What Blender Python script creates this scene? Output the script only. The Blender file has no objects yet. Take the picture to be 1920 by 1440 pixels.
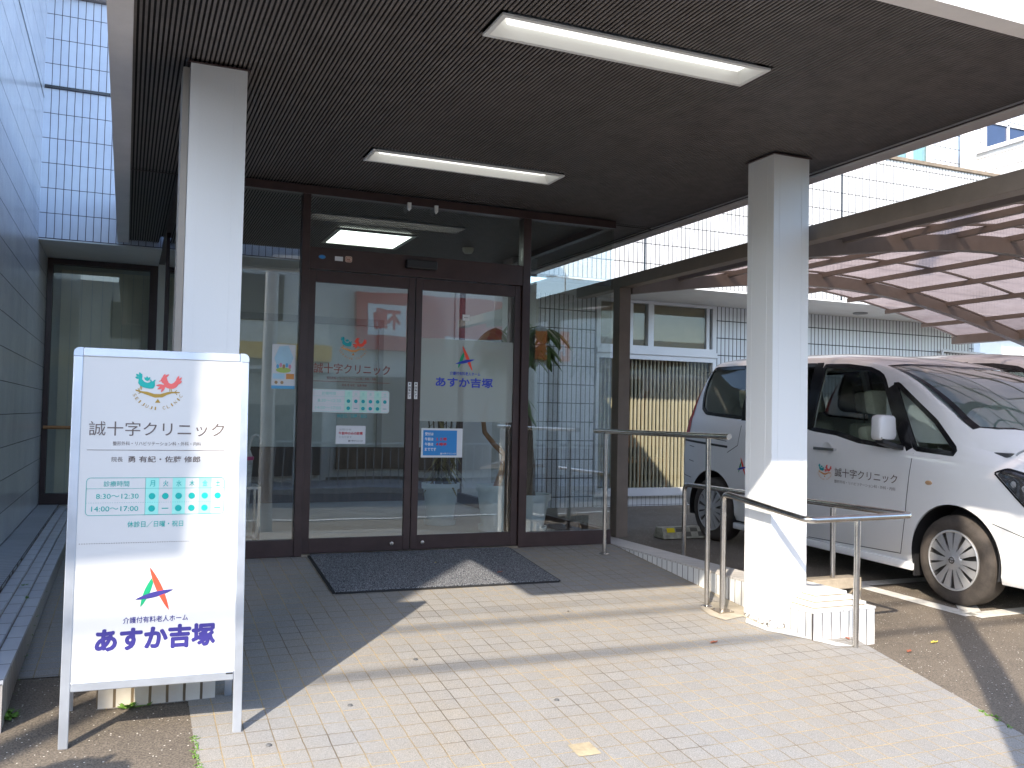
import bpy, bmesh, math, random
import numpy as np
from mathutils import Vector, Matrix
random.seed(7)
SC = bpy.context.scene
COL = SC.collection
R_ = math.radians

# ------------------------------------------------------------------ camera, world, sun, exposure
cam_d = bpy.data.cameras.new('camera'); cam = bpy.data.objects.new('camera', cam_d); COL.objects.link(cam)
def cam_matrix(yaw, pitch, roll):
    cy, sy = math.cos(yaw), math.sin(yaw)
    fw = Vector((sy*math.cos(pitch), cy*math.cos(pitch), math.sin(pitch)))
    r0 = Vector((cy, -sy, 0)); dn = fw.cross(r0)
    r = r0*math.cos(roll) + dn*math.sin(roll); d = -r0*math.sin(roll) + dn*math.cos(roll)
    m = Matrix((r, -d, -fw)).transposed().to_4x4()
    return m
cam.matrix_world = Matrix.Translation((0, 0, 1.0)) @ cam_matrix(0.40368233, 0.03650205, -0.01976303)
cam_d.sensor_width = 36; cam_d.lens = 1694.26/1920*36; cam_d.clip_start = 0.05; cam_d.clip_end = 500
SC.camera = cam

SUN_TO = Vector((-0.92, -1.01, 1.0)).normalized()
w = bpy.data.worlds.new("World"); SC.world = w; w.use_nodes = True
nt = w.node_tree; nt.nodes.clear()
sky = nt.nodes.new('ShaderNodeTexSky'); sky.sky_type = 'NISHITA'; sky.sun_disc = False
sky.sun_elevation = math.asin(SUN_TO.z); sky.sun_rotation = math.atan2(SUN_TO.x, SUN_TO.y)
sky.air_density = 1.0; sky.dust_density = .9; sky.ozone_density = 1.9
bg = nt.nodes.new('ShaderNodeBackground'); bg.inputs[1].default_value = 0.15
wo = nt.nodes.new('ShaderNodeOutputWorld')
nt.links.new(sky.outputs[0], bg.inputs[0]); nt.links.new(bg.outputs[0], wo.inputs[0])
sun_d = bpy.data.lights.new('sun', 'SUN'); sun_d.energy = 2.0; sun_d.angle = R_(0.55); sun_d.color = (1, 0.90, 0.76)
sun = bpy.data.objects.new('sun', sun_d); COL.objects.link(sun)
sun.rotation_euler = (-SUN_TO).to_track_quat('-Z', 'Y').to_euler(); sun.location = (-6, -6, 9)
SC.view_settings.view_transform = 'Standard'; SC.view_settings.look = 'None'
SC.view_settings.exposure = 2.05; SC.view_settings.gamma = 1
SC.cycles.max_bounces = 10; SC.cycles.transparent_max_bounces = 16; SC.cycles.glossy_bounces = 5
SC.cycles.caustics_reflective = False; SC.cycles.caustics_refractive = False

# ------------------------------------------------------------------ materials
MATS = {}
class NT:
    def __init__(s, name):
        s.m = bpy.data.materials.new(name); s.m.use_nodes = True; s.t = s.m.node_tree; s.t.nodes.clear()
        s.out = s.t.nodes.new('ShaderNodeOutputMaterial')
    def n(s, typ, **kw):
        nd = s.t.nodes.new('ShaderNode'+typ)
        for k, v in kw.items():
            if k.startswith('i_'):
                key = k[2:]
                key = int(key) if key.isdigit() else key.replace('_', ' ')
                nd.inputs[key].default_value = v
            else: setattr(nd, k, v)
        return nd
    def l(s, a, b): s.t.links.new(a, b)
def c4(c): return (c[0], c[1], c[2], 1)
def bsdf(N, col=(.5, .5, .5), rough=.6, metal=0, spec=.5, coat=0, **kw):
    b = N.n('BsdfPrincipled'); b.inputs['Base Color'].default_value = c4(col); b.inputs['Roughness'].default_value = rough
    b.inputs['Metallic'].default_value = metal; b.inputs['Specular IOR Level'].default_value = spec
    b.inputs['Coat Weight'].default_value = coat
    return b
def mat(name, col, rough=.6, metal=0, spec=.5, coat=0, var=.12, scale=3., bump=0., bscale=60., rvar=.08, stretch=(1, 1, 1)):
    """plain surface with mottled tone, roughness variation and optional fine bump"""
    if name in MATS: return MATS[name]
    N = NT(name); b = bsdf(N, col, rough, metal, spec, coat)
    tc = N.n('NewGeometry'); mp = N.n('Mapping'); mp.inputs['Scale'].default_value = stretch; N.l(tc.outputs['Position'], mp.inputs['Vector'])
    n1 = N.n('TexNoise', i_Scale=scale, i_Detail=6., i_Roughness=.65); N.l(mp.outputs[0], n1.inputs['Vector'])
    mr = N.n('MapRange'); mr.inputs['To Min'].default_value = 1-var; mr.inputs['To Max'].default_value = 1+var
    mr.inputs['From Min'].default_value = .3; mr.inputs['From Max'].default_value = .7
    N.l(n1.outputs[0], mr.inputs['Value'])
    mx = N.n('VectorMath', operation='SCALE'); mx.inputs[0].default_value = col; N.l(mr.outputs[0], mx.inputs['Scale'])
    N.l(mx.outputs[0], b.inputs['Base Color'])
    r2 = N.n('MapRange'); r2.inputs['To Min'].default_value = max(0.02, rough-rvar); r2.inputs['To Max'].default_value = min(1, rough+rvar)
    N.l(n1.outputs[0], r2.inputs['Value']); N.l(r2.outputs[0], b.inputs['Roughness'])
    if bump:
        n2 = N.n('TexNoise', i_Scale=bscale, i_Detail=3.); N.l(mp.outputs[0], n2.inputs['Vector'])
        bp = N.n('Bump', i_Strength=bump, i_Distance=.01); N.l(n2.outputs[0], bp.inputs['Height']); N.l(bp.outputs[0], b.inputs['Normal'])
    N.l(b.outputs[0], N.out.inputs[0]); MATS[name] = N.m
    return N.m
def emit(name, col, st):
    if name in MATS: return MATS[name]
    N = NT(name); e = N.n('Emission'); e.inputs[0].default_value = c4(col); e.inputs[1].default_value = st
    N.l(e.outputs[0], N.out.inputs[0]); MATS[name] = N.m; return N.m
def plane_vec(N, plane, off=(0, 0)):
    g = N.n('NewGeometry'); sp = N.n('SeparateXYZ'); cb = N.n('CombineXYZ'); N.l(g.outputs['Position'], sp.inputs[0])
    a, b = {'xz': ('X', 'Z'), 'yz': ('Y', 'Z'), 'xy': ('X', 'Y')}[plane]
    for ax, o, d in ((a, off[0], 'X'), (b, off[1], 'Y')):
        m = N.n('Math', operation='ADD'); m.inputs[1].default_value = o; N.l(sp.outputs[ax], m.inputs[0]); N.l(m.outputs[0], cb.inputs[d])
    return cb.outputs[0], g
def tile(name, plane, bw, rh, mort=.005, off=(0, 0), c1=(.7, .7, .68), c2=(.62, .62, .61), cm=(.09, .075, .07), rough=.3, stagger=0., bump=.35, speck=0, stain=.0, scol=(.3, .2, .1)):
    if name in MATS: return MATS[name]
    N = NT(name); b = bsdf(N, c1, rough)
    v, g = plane_vec(N, plane, off)
    br = N.n('TexBrick', offset=stagger, squash=1.0)
    br.inputs['Color1'].default_value = c4(c1); br.inputs['Color2'].default_value = c4(c2); br.inputs['Mortar'].default_value = c4(cm)
    br.inputs['Scale'].default_value = 1; br.inputs['Mortar Size'].default_value = mort; br.inputs['Mortar Smooth'].default_value = .15
    br.inputs['Bias'].default_value = 0; br.inputs['Brick Width'].default_value = bw; br.inputs['Row Height'].default_value = rh
    # slight waver of the joints
    nz = N.n('TexNoise', i_Scale=9., i_Detail=2.); N.l(g.outputs['Position'], nz.inputs['Vector'])
    sb = N.n('VectorMath', operation='SUBTRACT'); sb.inputs[1].default_value = (.5, .5, .5); N.l(nz.outputs['Color'], sb.inputs[0])
    sc = N.n('VectorMath', operation='SCALE'); sc.inputs['Scale'].default_value = .004; N.l(sb.outputs[0], sc.inputs[0])
    ad = N.n('VectorMath', operation='ADD'); N.l(v, ad.inputs[0]); N.l(sc.outputs[0], ad.inputs[1]); N.l(ad.outputs[0], br.inputs['Vector'])
    n1 = N.n('TexNoise', i_Scale=1.3, i_Detail=7., i_Roughness=.7); N.l(g.outputs['Position'], n1.inputs['Vector'])
    mr = N.n('MapRange'); mr.inputs['From Min'].default_value = .3; mr.inputs['From Max'].default_value = .7
    mr.inputs['To Min'].default_value = .88; mr.inputs['To Max'].default_value = 1.06; N.l(n1.outputs[0], mr.inputs['Value'])
    mx = N.n('VectorMath', operation='SCALE'); N.l(br.outputs['Color'], mx.inputs[0]); N.l(mr.outputs[0], mx.inputs['Scale'])
    col = mx.outputs[0]
    if speck:
        n3 = N.n('TexNoise', i_Scale=230., i_Detail=2.); N.l(g.outputs['Position'], n3.inputs['Vector'])
        m3 = N.n('MapRange'); m3.inputs['From Min'].default_value = .34; m3.inputs['From Max'].default_value = .66
        m3.inputs['To Min'].default_value = 1-speck; m3.inputs['To Max'].default_value = 1+speck; N.l(n3.outputs[0], m3.inputs['Value'])
        m4 = N.n('VectorMath', operation='SCALE'); N.l(col, m4.inputs[0]); N.l(m3.outputs[0], m4.inputs['Scale']); col = m4.outputs[0]
    if stain:
        n5 = N.n('TexNoise', i_Scale=.9, i_Detail=8., i_Roughness=.75); N.l(g.outputs['Position'], n5.inputs['Vector'])
        m5 = N.n('MapRange'); m5.inputs['From Min'].default_value = .5; m5.inputs['From Max'].default_value = .75
        m5.inputs['To Min'].default_value = 0; m5.inputs['To Max'].default_value = stain; N.l(n5.outputs[0], m5.inputs['Value'])
        mm = N.n('Mix', data_type='RGBA'); N.l(m5.outputs[0], mm.inputs[0]); N.l(col, mm.inputs[6]); mm.inputs[7].default_value = c4(scol); col = mm.outputs[2]
    N.l(col, b.inputs['Base Color'])
    inv = N.n('Math', operation='MULTIPLY'); inv.inputs[1].default_value = -1.; N.l(br.outputs['Fac'], inv.inputs[0])
    n2 = N.n('TexNoise', i_Scale=24. if not speck else 160., i_Detail=2.); N.l(g.outputs['Position'], n2.inputs['Vector'])
    a2 = N.n('Math', operation='MULTIPLY_ADD'); a2.inputs[1].default_value = .25; N.l(n2.outputs[0], a2.inputs[0]); N.l(inv.outputs[0], a2.inputs[2])
    bp = N.n('Bump', i_Strength=bump, i_Distance=.003); N.l(a2.outputs[0], bp.inputs['Height']); N.l(bp.outputs[0], b.inputs['Normal'])
    r2 = N.n('MapRange'); r2.inputs['To Min'].default_value = rough; r2.inputs['To Max'].default_value = .9
    N.l(br.outputs['Fac'], r2.inputs['Value']); N.l(r2.outputs[0], b.inputs['Roughness'])
    N.l(b.outputs[0], N.out.inputs[0]); MATS[name] = N.m
    return N.m
def glass(name, tint=(.8, .84, .82), refl=1.0, rough=0.0, base=.045, wav=.0):
    """thin pane: see-through with fresnel mirror reflection"""
    if name in MATS: return MATS[name]
    N = NT(name); tr = N.n('BsdfTransparent'); tr.inputs[0].default_value = c4(tint)
    gl = N.n('BsdfGlossy'); gl.inputs['Roughness'].default_value = rough; gl.inputs[0].default_value = (refl, refl, refl, 1)
    fr = N.n('LayerWeight', i_Blend=.5)
    pw = N.n('Math', operation='POWER'); pw.inputs[1].default_value = 5.; N.l(fr.outputs['Facing'], pw.inputs[0])
    ma = N.n('Math', operation='MULTIPLY_ADD'); ma.inputs[1].default_value = 1-base; ma.inputs[2].default_value = base; N.l(pw.outputs[0], ma.inputs[0])
    if wav:
        g = N.n('NewGeometry'); nz = N.n('TexNoise', i_Scale=1.7, i_Detail=1.); N.l(g.outputs['Position'], nz.inputs['Vector'])
        bp = N.n('Bump', i_Strength=wav, i_Distance=.02); N.l(nz.outputs[0], bp.inputs['Height']); N.l(bp.outputs[0], gl.inputs['Normal'])
    mx = N.n('MixShader'); N.l(ma.outputs[0], mx.inputs[0]); N.l(tr.outputs[0], mx.inputs[1]); N.l(gl.outputs[0], mx.inputs[2])
    N.l(mx.outputs[0], N.out.inputs[0]); MATS[name] = N.m
    return N.m

M = {}
M['tile_front'] = tile('tile_facade', 'xz', .0655, .238, .0066, (0.012, .0), c1=(.66, .67, .685), c2=(.62, .63, .645), cm=(.03, .027, .03), rough=.28)
M['tile_up'] = tile('tile_facade_upper', 'xz', .0600, .2345, .0052, (0.012, -.02), c1=(.62, .61, .59), c2=(.58, .57, .555), cm=(.03, .025, .025), rough=.3)
M['tile_back'] = tile('tile_facade_left', 'xz', .0662, .2345, .0035, (.0, -.232), c1=(.60, .64, .72), c2=(.56, .60, .69), cm=(.08, .07, .09), rough=.25)
M['tile_side'] = tile('tile_side_wall', 'yz', .062, .2345, .0030, (.01, -.01), c1=(.72, .75, .80), c2=(.68, .71, .77), cm=(.05, .045, .055), rough=.2, bump=.5)
M['tile_kerb_y'] = tile('tile_kerb_side', 'yz', .066, .6, .0035, (.02, .3), c1=(.80, .80, .78), c2=(.74, .75, .74), rough=.35)
M['tile_kerb_x'] = tile('tile_kerb_front', 'xz', .066, .6, .0035, (-3.63, .4), c1=(.82, .81, .78), c2=(.76, .76, .73), rough=.35)
M['tile_low_y'] = tile('tile_low_wall_side', 'yz', .066, .5, .003, (.0, .4), c1=(.42, .40, .38), c2=(.37, .36, .35), cm=(.12, .1, .09), rough=.5)
M['tile_ledge'] = tile('tile_ledge_top', 'xy', .30, .235, .0035, (.9, .0), c1=(.56, .58, .62), c2=(.50, .52, .57), rough=.45)
M['tile_rib'] = tile('tile_ledge_ribbed', 'xy', .30, .066, .003, (.9, .0), c1=(.40, .42, .45), c2=(.36, .38, .41), rough=.5)
M['tile_kerb_top'] = tile('tile_kerb_top', 'xy', .4, .066, .002, (-3.6, 0), c1=(.62, .60, .58), c2=(.57, .56, .55), cm=(.3, .27, .24), rough=.5, stain=.4, scol=(.45, .36, .24))
M['white_paint'] = mat('white_painted_steel', (.78, .79, .78), .42, var=.05, scale=2, bump=.08, bscale=90)
M['white_plaster'] = mat('white_painted_soffit', (.70, .69, .66), .8, var=.05, bump=.1)
M['fascia'] = mat('fascia_paint', (.86, .82, .80), .6, var=.06, scale=4, bump=.12, bscale=200)
M['slat'] = mat('dark_brown_ceiling_slat', (.160, .142, .134), .5, var=.25, scale=12, bump=.1)
M['slat_back'] = mat('black_slat_gap_shade', (.008, .007, .007), .9)  # near-black backing: shade of the gaps between slats put into the colour
M['bronze'] = mat('bronze_anodised_frame', (.052, .030, .028), .38, metal=0, spec=.5, var=.2, scale=7)
M['carport'] = mat('carport_brown_aluminium', (.185, .150, .122), .5, spec=.4, var=.12, scale=6, bump=.06, bscale=150)
M['steel'] = mat('stainless_steel', (.58, .56, .53), .22, metal=1, var=.1, scale=14, rvar=.1)
M['steel_plate'] = mat('stained_steel_plate', (.45, .38, .30), .4, metal=1, var=.2, scale=30)
M['alu'] = mat('satin_aluminium', (.62, .66, .72), .36, metal=.75, var=.05, scale=10)
M['alu_dark'] = mat('aluminium_corner', (.50, .56, .66), .4, metal=.7, var=.04)
M['sign_white'] = mat('white_poster_sheet', (.60, .605, .60), .35, var=.015, scale=1)
M['rubber'] = mat('black_rubber', (.02, .02, .021), .8)
M['tyre'] = mat('dusty_tyre', (.060, .050, .043), .85, var=.4, scale=9, bump=.2, bscale=120)
M['wheel_silver'] = mat('silver_wheel_cover', (.60, .60, .61), .38, metal=.6, var=.06)
M['black_plastic'] = mat('black_plastic', (.02, .02, .022), .45)
M['dark_trim'] = mat('gloss_black_trim', (.012, .012, .014), .15)
M['pot'] = mat('pale_blue_grey_pot', (.74, .84, .87), .45, var=.05)
M['soil'] = mat('potting_soil', (.05, .035, .025), .95, var=.4, scale=40)
M['bark'] = mat('plant_bark', (.13, .10, .07), .9, var=.3, scale=30, bump=.4)
M['leaf'] = mat('plant_leaf', (.10, .21, .05), .4, var=.35, scale=8)
M['leaf_y'] = mat('plant_leaf_dry', (.23, .20, .07), .6, var=.3, scale=8)
M['weed'] = mat('weed_green', (.12, .24, .03), .7, var=.3, scale=30)
M['wood'] = mat('warm_wood', (.42, .20, .07), .45, var=.2, scale=6, stretch=(8, 8, 1))
M['beige_wall'] = mat('interior_beige_wall', (.62, .62, .57), .8, var=.04)
M['floor_in'] = mat('interior_floor', (.42, .42, .40), .5, var=.1)
M['slat_blind'] = mat('cream_vertical_slat', (.54, .46, .34), .6, var=.08)
M['blind_brown'] = mat('brown_roller_blind', (.30, .22, .13), .7, var=.1)
M['frame_white'] = mat('white_window_frame', (.66, .66, .66), .4, var=.04)
M['curtain_blue'] = mat('pale_blue_curtain', (.30, .50, .62), .8, var=.15, scale=3, stretch=(30, 30, 1))
M['glass'] = glass('entrance_glass', (.92, .93, .91), base=.085, wav=.04)
M['glass_clear'] = glass('window_glass', (.88, .9, .88), base=.035)
M['film'] = None
M['red'] = mat('sign_red', (.50, .035, .035), .5); M['orange'] = mat('sign_orange', (.75, .17, .03), .5)
M['yellow'] = mat('awning_yellow', (.75, .42, .02), .6)
M['grey_wall'] = mat('street_grey_wall', (.60, .60, .57), .85, var=.1, scale=1.5)
M['dark_wall'] = mat('street_dark_wall', (.05, .05, .055), .8, var=.3, scale=1.5)
M['concrete'] = mat('weathered_concrete', (.40, .33, .24), .85, var=.22, scale=9, bump=.3)
M['leafdry'] = mat('fallen_leaf', (.34, .10, .05), .7, var=.3, scale=40)
M['leafyel'] = mat('fallen_yellow_leaf', (.65, .50, .08), .7, var=.2, scale=40)
M['seat'] = mat('grey_green_seat_cloth', (.50, .50, .42), .9, var=.1, scale=30, bump=.2)
M['silver_roof'] = mat('silver_roof_sheet', (.5, .5, .5), .5, metal=.5)
def ink(nm, col, rough=.5): return mat('ink_'+nm, col, rough, var=.03)
TEAL = ink('teal', (.0, .38, .34)); TEAL_L = ink('light_teal', (.30, .70, .62)); BROWN = ink('brown_grey', (.13, .10, .09)); SALMON = ink('coral', (.75, .13, .12))
OLIVE = ink('ochre', (.38, .24, .03)); PURPLE = ink('indigo', (.035, .028, .20)); GREEN = ink('green', (.0, .30, .13)); RED = ink('orange_red', (.85, .07, .03))
PAPER = ink('paper', (.72, .73, .75)); BLUE = ink('bright_blue', (.03, .25, .62)); DREDINK = ink('rust', (.28, .06, .035)); WHITE = ink('white', (.8, .8, .8)); BLACK = ink('black', (.02, .02, .02))
CYAN = ink('turquoise', (.0, .36, .40)); CREDINK = ink('crimson', (.6, .02, .03)); BBLUE = ink('royal_blue', (.015, .04, .45))

def body_paint():
    N = NT('van_white_paint'); b = bsdf(N, (.84, .85, .86), .30, coat=.8, spec=.5); b.inputs['Coat Roughness'].default_value = .06
    g = N.n('NewGeometry'); n1 = N.n('TexNoise', i_Scale=2.2, i_Detail=8., i_Roughness=.7); N.l(g.outputs['Position'], n1.inputs['Vector'])
    mr = N.n('MapRange'); mr.inputs['To Min'].default_value = .93; mr.inputs['To Max'].default_value = 1.04; N.l(n1.outputs[0], mr.inputs['Value'])
    sc = N.n('VectorMath', operation='SCALE'); sc.inputs[0].default_value = (.84, .845, .85); N.l(mr.outputs[0], sc.inputs['Scale'])
    N.l(sc.outputs[0], b.inputs['Base Color']); N.l(b.outputs[0], N.out.inputs[0]); return N.m
M['van'] = body_paint()
def poly_roof():
    N = NT('smoked_polycarbonate'); t = N.n('BsdfTransparent'); t.inputs[0].default_value = (.27, .22, .21, 1)
    d = N.n('BsdfTranslucent'); d.inputs[0].default_value = (.34, .27, .255, 1)
    g = N.n('BsdfGlossy'); g.inputs['Roughness'].default_value = .12; g.inputs[0].default_value = (.8, .8, .8, 1)
    geo = N.n('NewGeometry'); nz = N.n('TexNoise', i_Scale=2.5, i_Detail=6., i_Roughness=.7); N.l(geo.outputs['Position'], nz.inputs['Vector'])
    mr = N.n('MapRange'); mr.inputs['From Min'].default_value = .35; mr.inputs['From Max'].default_value = .65; mr.inputs['To Min'].default_value = .38; mr.inputs['To Max'].default_value = .62
    N.l(nz.outputs[0], mr.inputs['Value'])
    m1 = N.n('MixShader'); N.l(mr.outputs[0], m1.inputs[0]); N.l(t.outputs[0], m1.inputs[1]); N.l(d.outputs[0], m1.inputs[2])
    m2 = N.n('MixShader', i_0=.06); N.l(m1.outputs[0], m2.inputs[1]); N.l(g.outputs[0], m2.inputs[2]); N.l(m2.outputs[0], N.out.inputs[0]); return N.m
M['poly'] = poly_roof()
def film_mat():
    N = NT('frosted_film'); t = N.n('BsdfTransparent'); t.inputs[0].default_value = (.8, .84, .8, 1); d = N.n('BsdfDiffuse'); d.inputs[0].default_value = (.60, .64, .61, 1)
    m = N.n('MixShader', i_0=.5); N.l(t.outputs[0], m.inputs[1]); N.l(d.outputs[0], m.inputs[2]); N.l(m.outputs[0], N.out.inputs[0]); return N.m
M['film'] = film_mat()
def asphalt():
    N = NT('exposed_asphalt'); b = bsdf(N, (.1, .09, .08), .9)
    g = N.n('NewGeometry')
    v = N.n('TexVoronoi', i_Scale=95., feature='F1'); N.l(g.outputs['Position'], v.inputs['Vector'])
    n = N.n('TexNoise', i_Scale=140., i_Detail=4., i_Roughness=.7); N.l(g.outputs['Position'], n.inputs['Vector'])
    cr = N.n('ValToRGB'); e = cr.color_ramp.elements; e[0].position = .30; e[0].color = (.045, .04, .035, 1); e[1].position = .74; e[1].color = (.25, .225, .19, 1)
    x = e.new(.5); x.color = (.135, .115, .095, 1)
    N.l(n.outputs[0], cr.inputs[0])
    # bright pebbles: random cell value
    hs = N.n('SeparateColor'); N.l(v.outputs['Color'], hs.inputs[0])
    gt = N.n('Math', operation='GREATER_THAN'); gt.inputs[1].default_value = .955; N.l(hs.outputs[0], gt.inputs[0])
    lt = N.n('Math', operation='LESS_THAN'); lt.inputs[1].default_value = .32; N.l(v.outputs['Distance'], lt.inputs[0])
    mu = N.n('Math', operation='MULTIPLY'); N.l(gt.outputs[0], mu.inputs[0]); N.l(lt.outputs[0], mu.inputs[1])
    mx = N.n('Mix', data_type='RGBA'); N.l(mu.outputs[0], mx.inputs[0]); N.l(cr.outputs[0], mx.inputs[6]); mx.inputs[7].default_value = (.62, .60, .56, 1)
    n3 = N.n('TexNoise', i_Scale=1.1, i_Detail=7., i_Roughness=.75); N.l(g.outputs['Position'], n3.inputs['Vector'])
    mr = N.n('MapRange'); mr.inputs['From Min'].default_value = .3; mr.inputs['From Max'].default_value = .7; mr.inputs['To Min'].default_value = .72; mr.inputs['To Max'].default_value = 1.25; N.l(n3.outputs[0], mr.inputs['Value'])
    sc = N.n('VectorMath', operation='SCALE'); N.l(mx.outputs[2], sc.inputs[0]); N.l(mr.outputs[0], sc.inputs['Scale']); 
    tt = N.n('VectorMath', operation='MULTIPLY'); tt.inputs[1].default_value = (1.05, 1.0, .92); N.l(sc.outputs[0], tt.inputs[0]); N.l(tt.outputs[0], b.inputs['Base Color'])
    bp = N.n('Bump', i_Strength=.5, i_Distance=.004); N.l(n.outputs[0], bp.inputs['Height']); N.l(bp.outputs[0], b.inputs['Normal'])
    N.l(b.outputs[0], N.out.inputs[0]); return N.m
M['asphalt'] = asphalt()
def paver():
    N = NT('granite_speckled_pavers'); b = bsdf(N, (.4, .4, .4), .8)
    v, g = plane_vec(N, 'xy', (.03, .02))
    br = N.n('TexBrick', offset=0., squash=1.0)
    for k, c in (('Color1', (.315, .304, .288)), ('Color2', (.292, .283, .271)), ('Mortar', (.27, .215, .14))): br.inputs[k].default_value = c4(c)
    for k, x in (('Scale', 1), ('Mortar Size', .0028), ('Mortar Smooth', .3), ('Bias', 0), ('Brick Width', .1015), ('Row Height', .1015)): br.inputs[k].default_value = x
    nz = N.n('TexNoise', i_Scale=6., i_Detail=3.); N.l(g.outputs['Position'], nz.inputs['Vector'])
    sb = N.n('VectorMath', operation='SUBTRACT'); sb.inputs[1].default_value = (.5, .5, .5); N.l(nz.outputs['Color'], sb.inputs[0])
    sc = N.n('VectorMath', operation='SCALE'); sc.inputs['Scale'].default_value = .012; N.l(sb.outputs[0], sc.inputs[0])
    ad = N.n('VectorMath', operation='ADD'); N.l(v, ad.inputs[0]); N.l(sc.outputs[0], ad.inputs[1]); N.l(ad.outputs[0], br.inputs['Vector'])
    # darker/lighter joints along the slope
    n6 = N.n('TexNoise', i_Scale=2.6, i_Detail=5.); N.l(g.outputs['Position'], n6.inputs['Vector'])
    cm = N.n('Mix', data_type='RGBA'); cm.inputs[6].default_value = (.13, .105, .08, 1); cm.inputs[7].default_value = (.44, .34, .19, 1)
    m6 = N.n('MapRange'); m6.inputs['From Min'].default_value = .35; m6.inputs['From Max'].default_value = .62; N.l(n6.outputs[0], m6.inputs['Value'])
    N.l(m6.outputs[0], cm.inputs[0]); N.l(cm.outputs[2], br.inputs['Mortar'])
    n3 = N.n('TexNoise', i_Scale=260., i_Detail=3., i_Roughness=.7); N.l(g.outputs['Position'], n3.inputs['Vector'])
    m3 = N.n('MapRange'); m3.inputs['From Min'].default_value = .36; m3.inputs['From Max'].default_value = .62; m3.inputs['To Min'].default_value = .62; m3.inputs['To Max'].default_value = 1.18; N.l(n3.outputs[0], m3.inputs['Value'])
    m4 = N.n('VectorMath', operation='SCALE'); N.l(br.outputs['Color'], m4.inputs[0]); N.l(m3.outputs[0], m4.inputs['Scale'])
    n5 = N.n('TexNoise', i_Scale=1.4, i_Detail=8., i_Roughness=.75); N.l(g.outputs['Position'], n5.inputs['Vector'])
    m5 = N.n('MapRange'); m5.inputs['From Min'].default_value = .3; m5.inputs['From Max'].default_value = .7; N.l(n5.outputs[0], m5.inputs['Value'])
    tn = N.n('Mix', data_type='RGBA'); tn.inputs[6].default_value = (1.04, .97, .86, 1); tn.inputs[7].default_value = (.97, 1.0, 1.04, 1); N.l(m5.outputs[0], tn.inputs[0])
    mu = N.n('VectorMath', operation='MULTIPLY'); N.l(m4.outputs[0], mu.inputs[0]); N.l(tn.outputs[2], mu.inputs[1]); N.l(mu.outputs[0], b.inputs['Base Color'])
    iv = N.n('Math', operation='MULTIPLY_ADD'); iv.inputs[1].default_value = -1.; N.l(br.outputs['Fac'], iv.inputs[0])
    h2 = N.n('Math', operation='MULTIPLY'); h2.inputs[1].default_value = .4; N.l(n3.outputs[0], h2.inputs[0]); N.l(h2.outputs[0], iv.inputs[2])
    bp = N.n('Bump', i_Strength=.5, i_Distance=.003); N.l(iv.outputs[0], bp.inputs['Height']); N.l(bp.outputs[0], b.inputs['Normal'])
    N.l(b.outputs[0], N.out.inputs[0]); return N.m
M['paver'] = paver()
def matmat():
    N = NT('coarse_loop_mat'); b = bsdf(N, (.03, .035, .045), .9)
    g = N.n('NewGeometry'); n = N.n('TexNoise', i_Scale=150., i_Detail=2.); N.l(g.outputs['Position'], n.inputs['Vector'])
    cr = N.n('ValToRGB'); e = cr.color_ramp.elements; e[0].position = .40; e[0].color = (.016, .019, .028, 1); e[1].position = .66; e[1].color = (.40, .41, .43, 1)
    N.l(n.outputs[0], cr.inputs[0]); N.l(cr.outputs[0], b.inputs['Base Color'])
    bp = N.n('Bump', i_Strength=1., i_Distance=.01); N.l(n.outputs[0], bp.inputs['Height']); N.l(bp.outputs[0], b.inputs['Normal'])
    N.l(b.outputs[0], N.out.inputs[0]); return N.m
M['mat'] = matmat()

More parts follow.
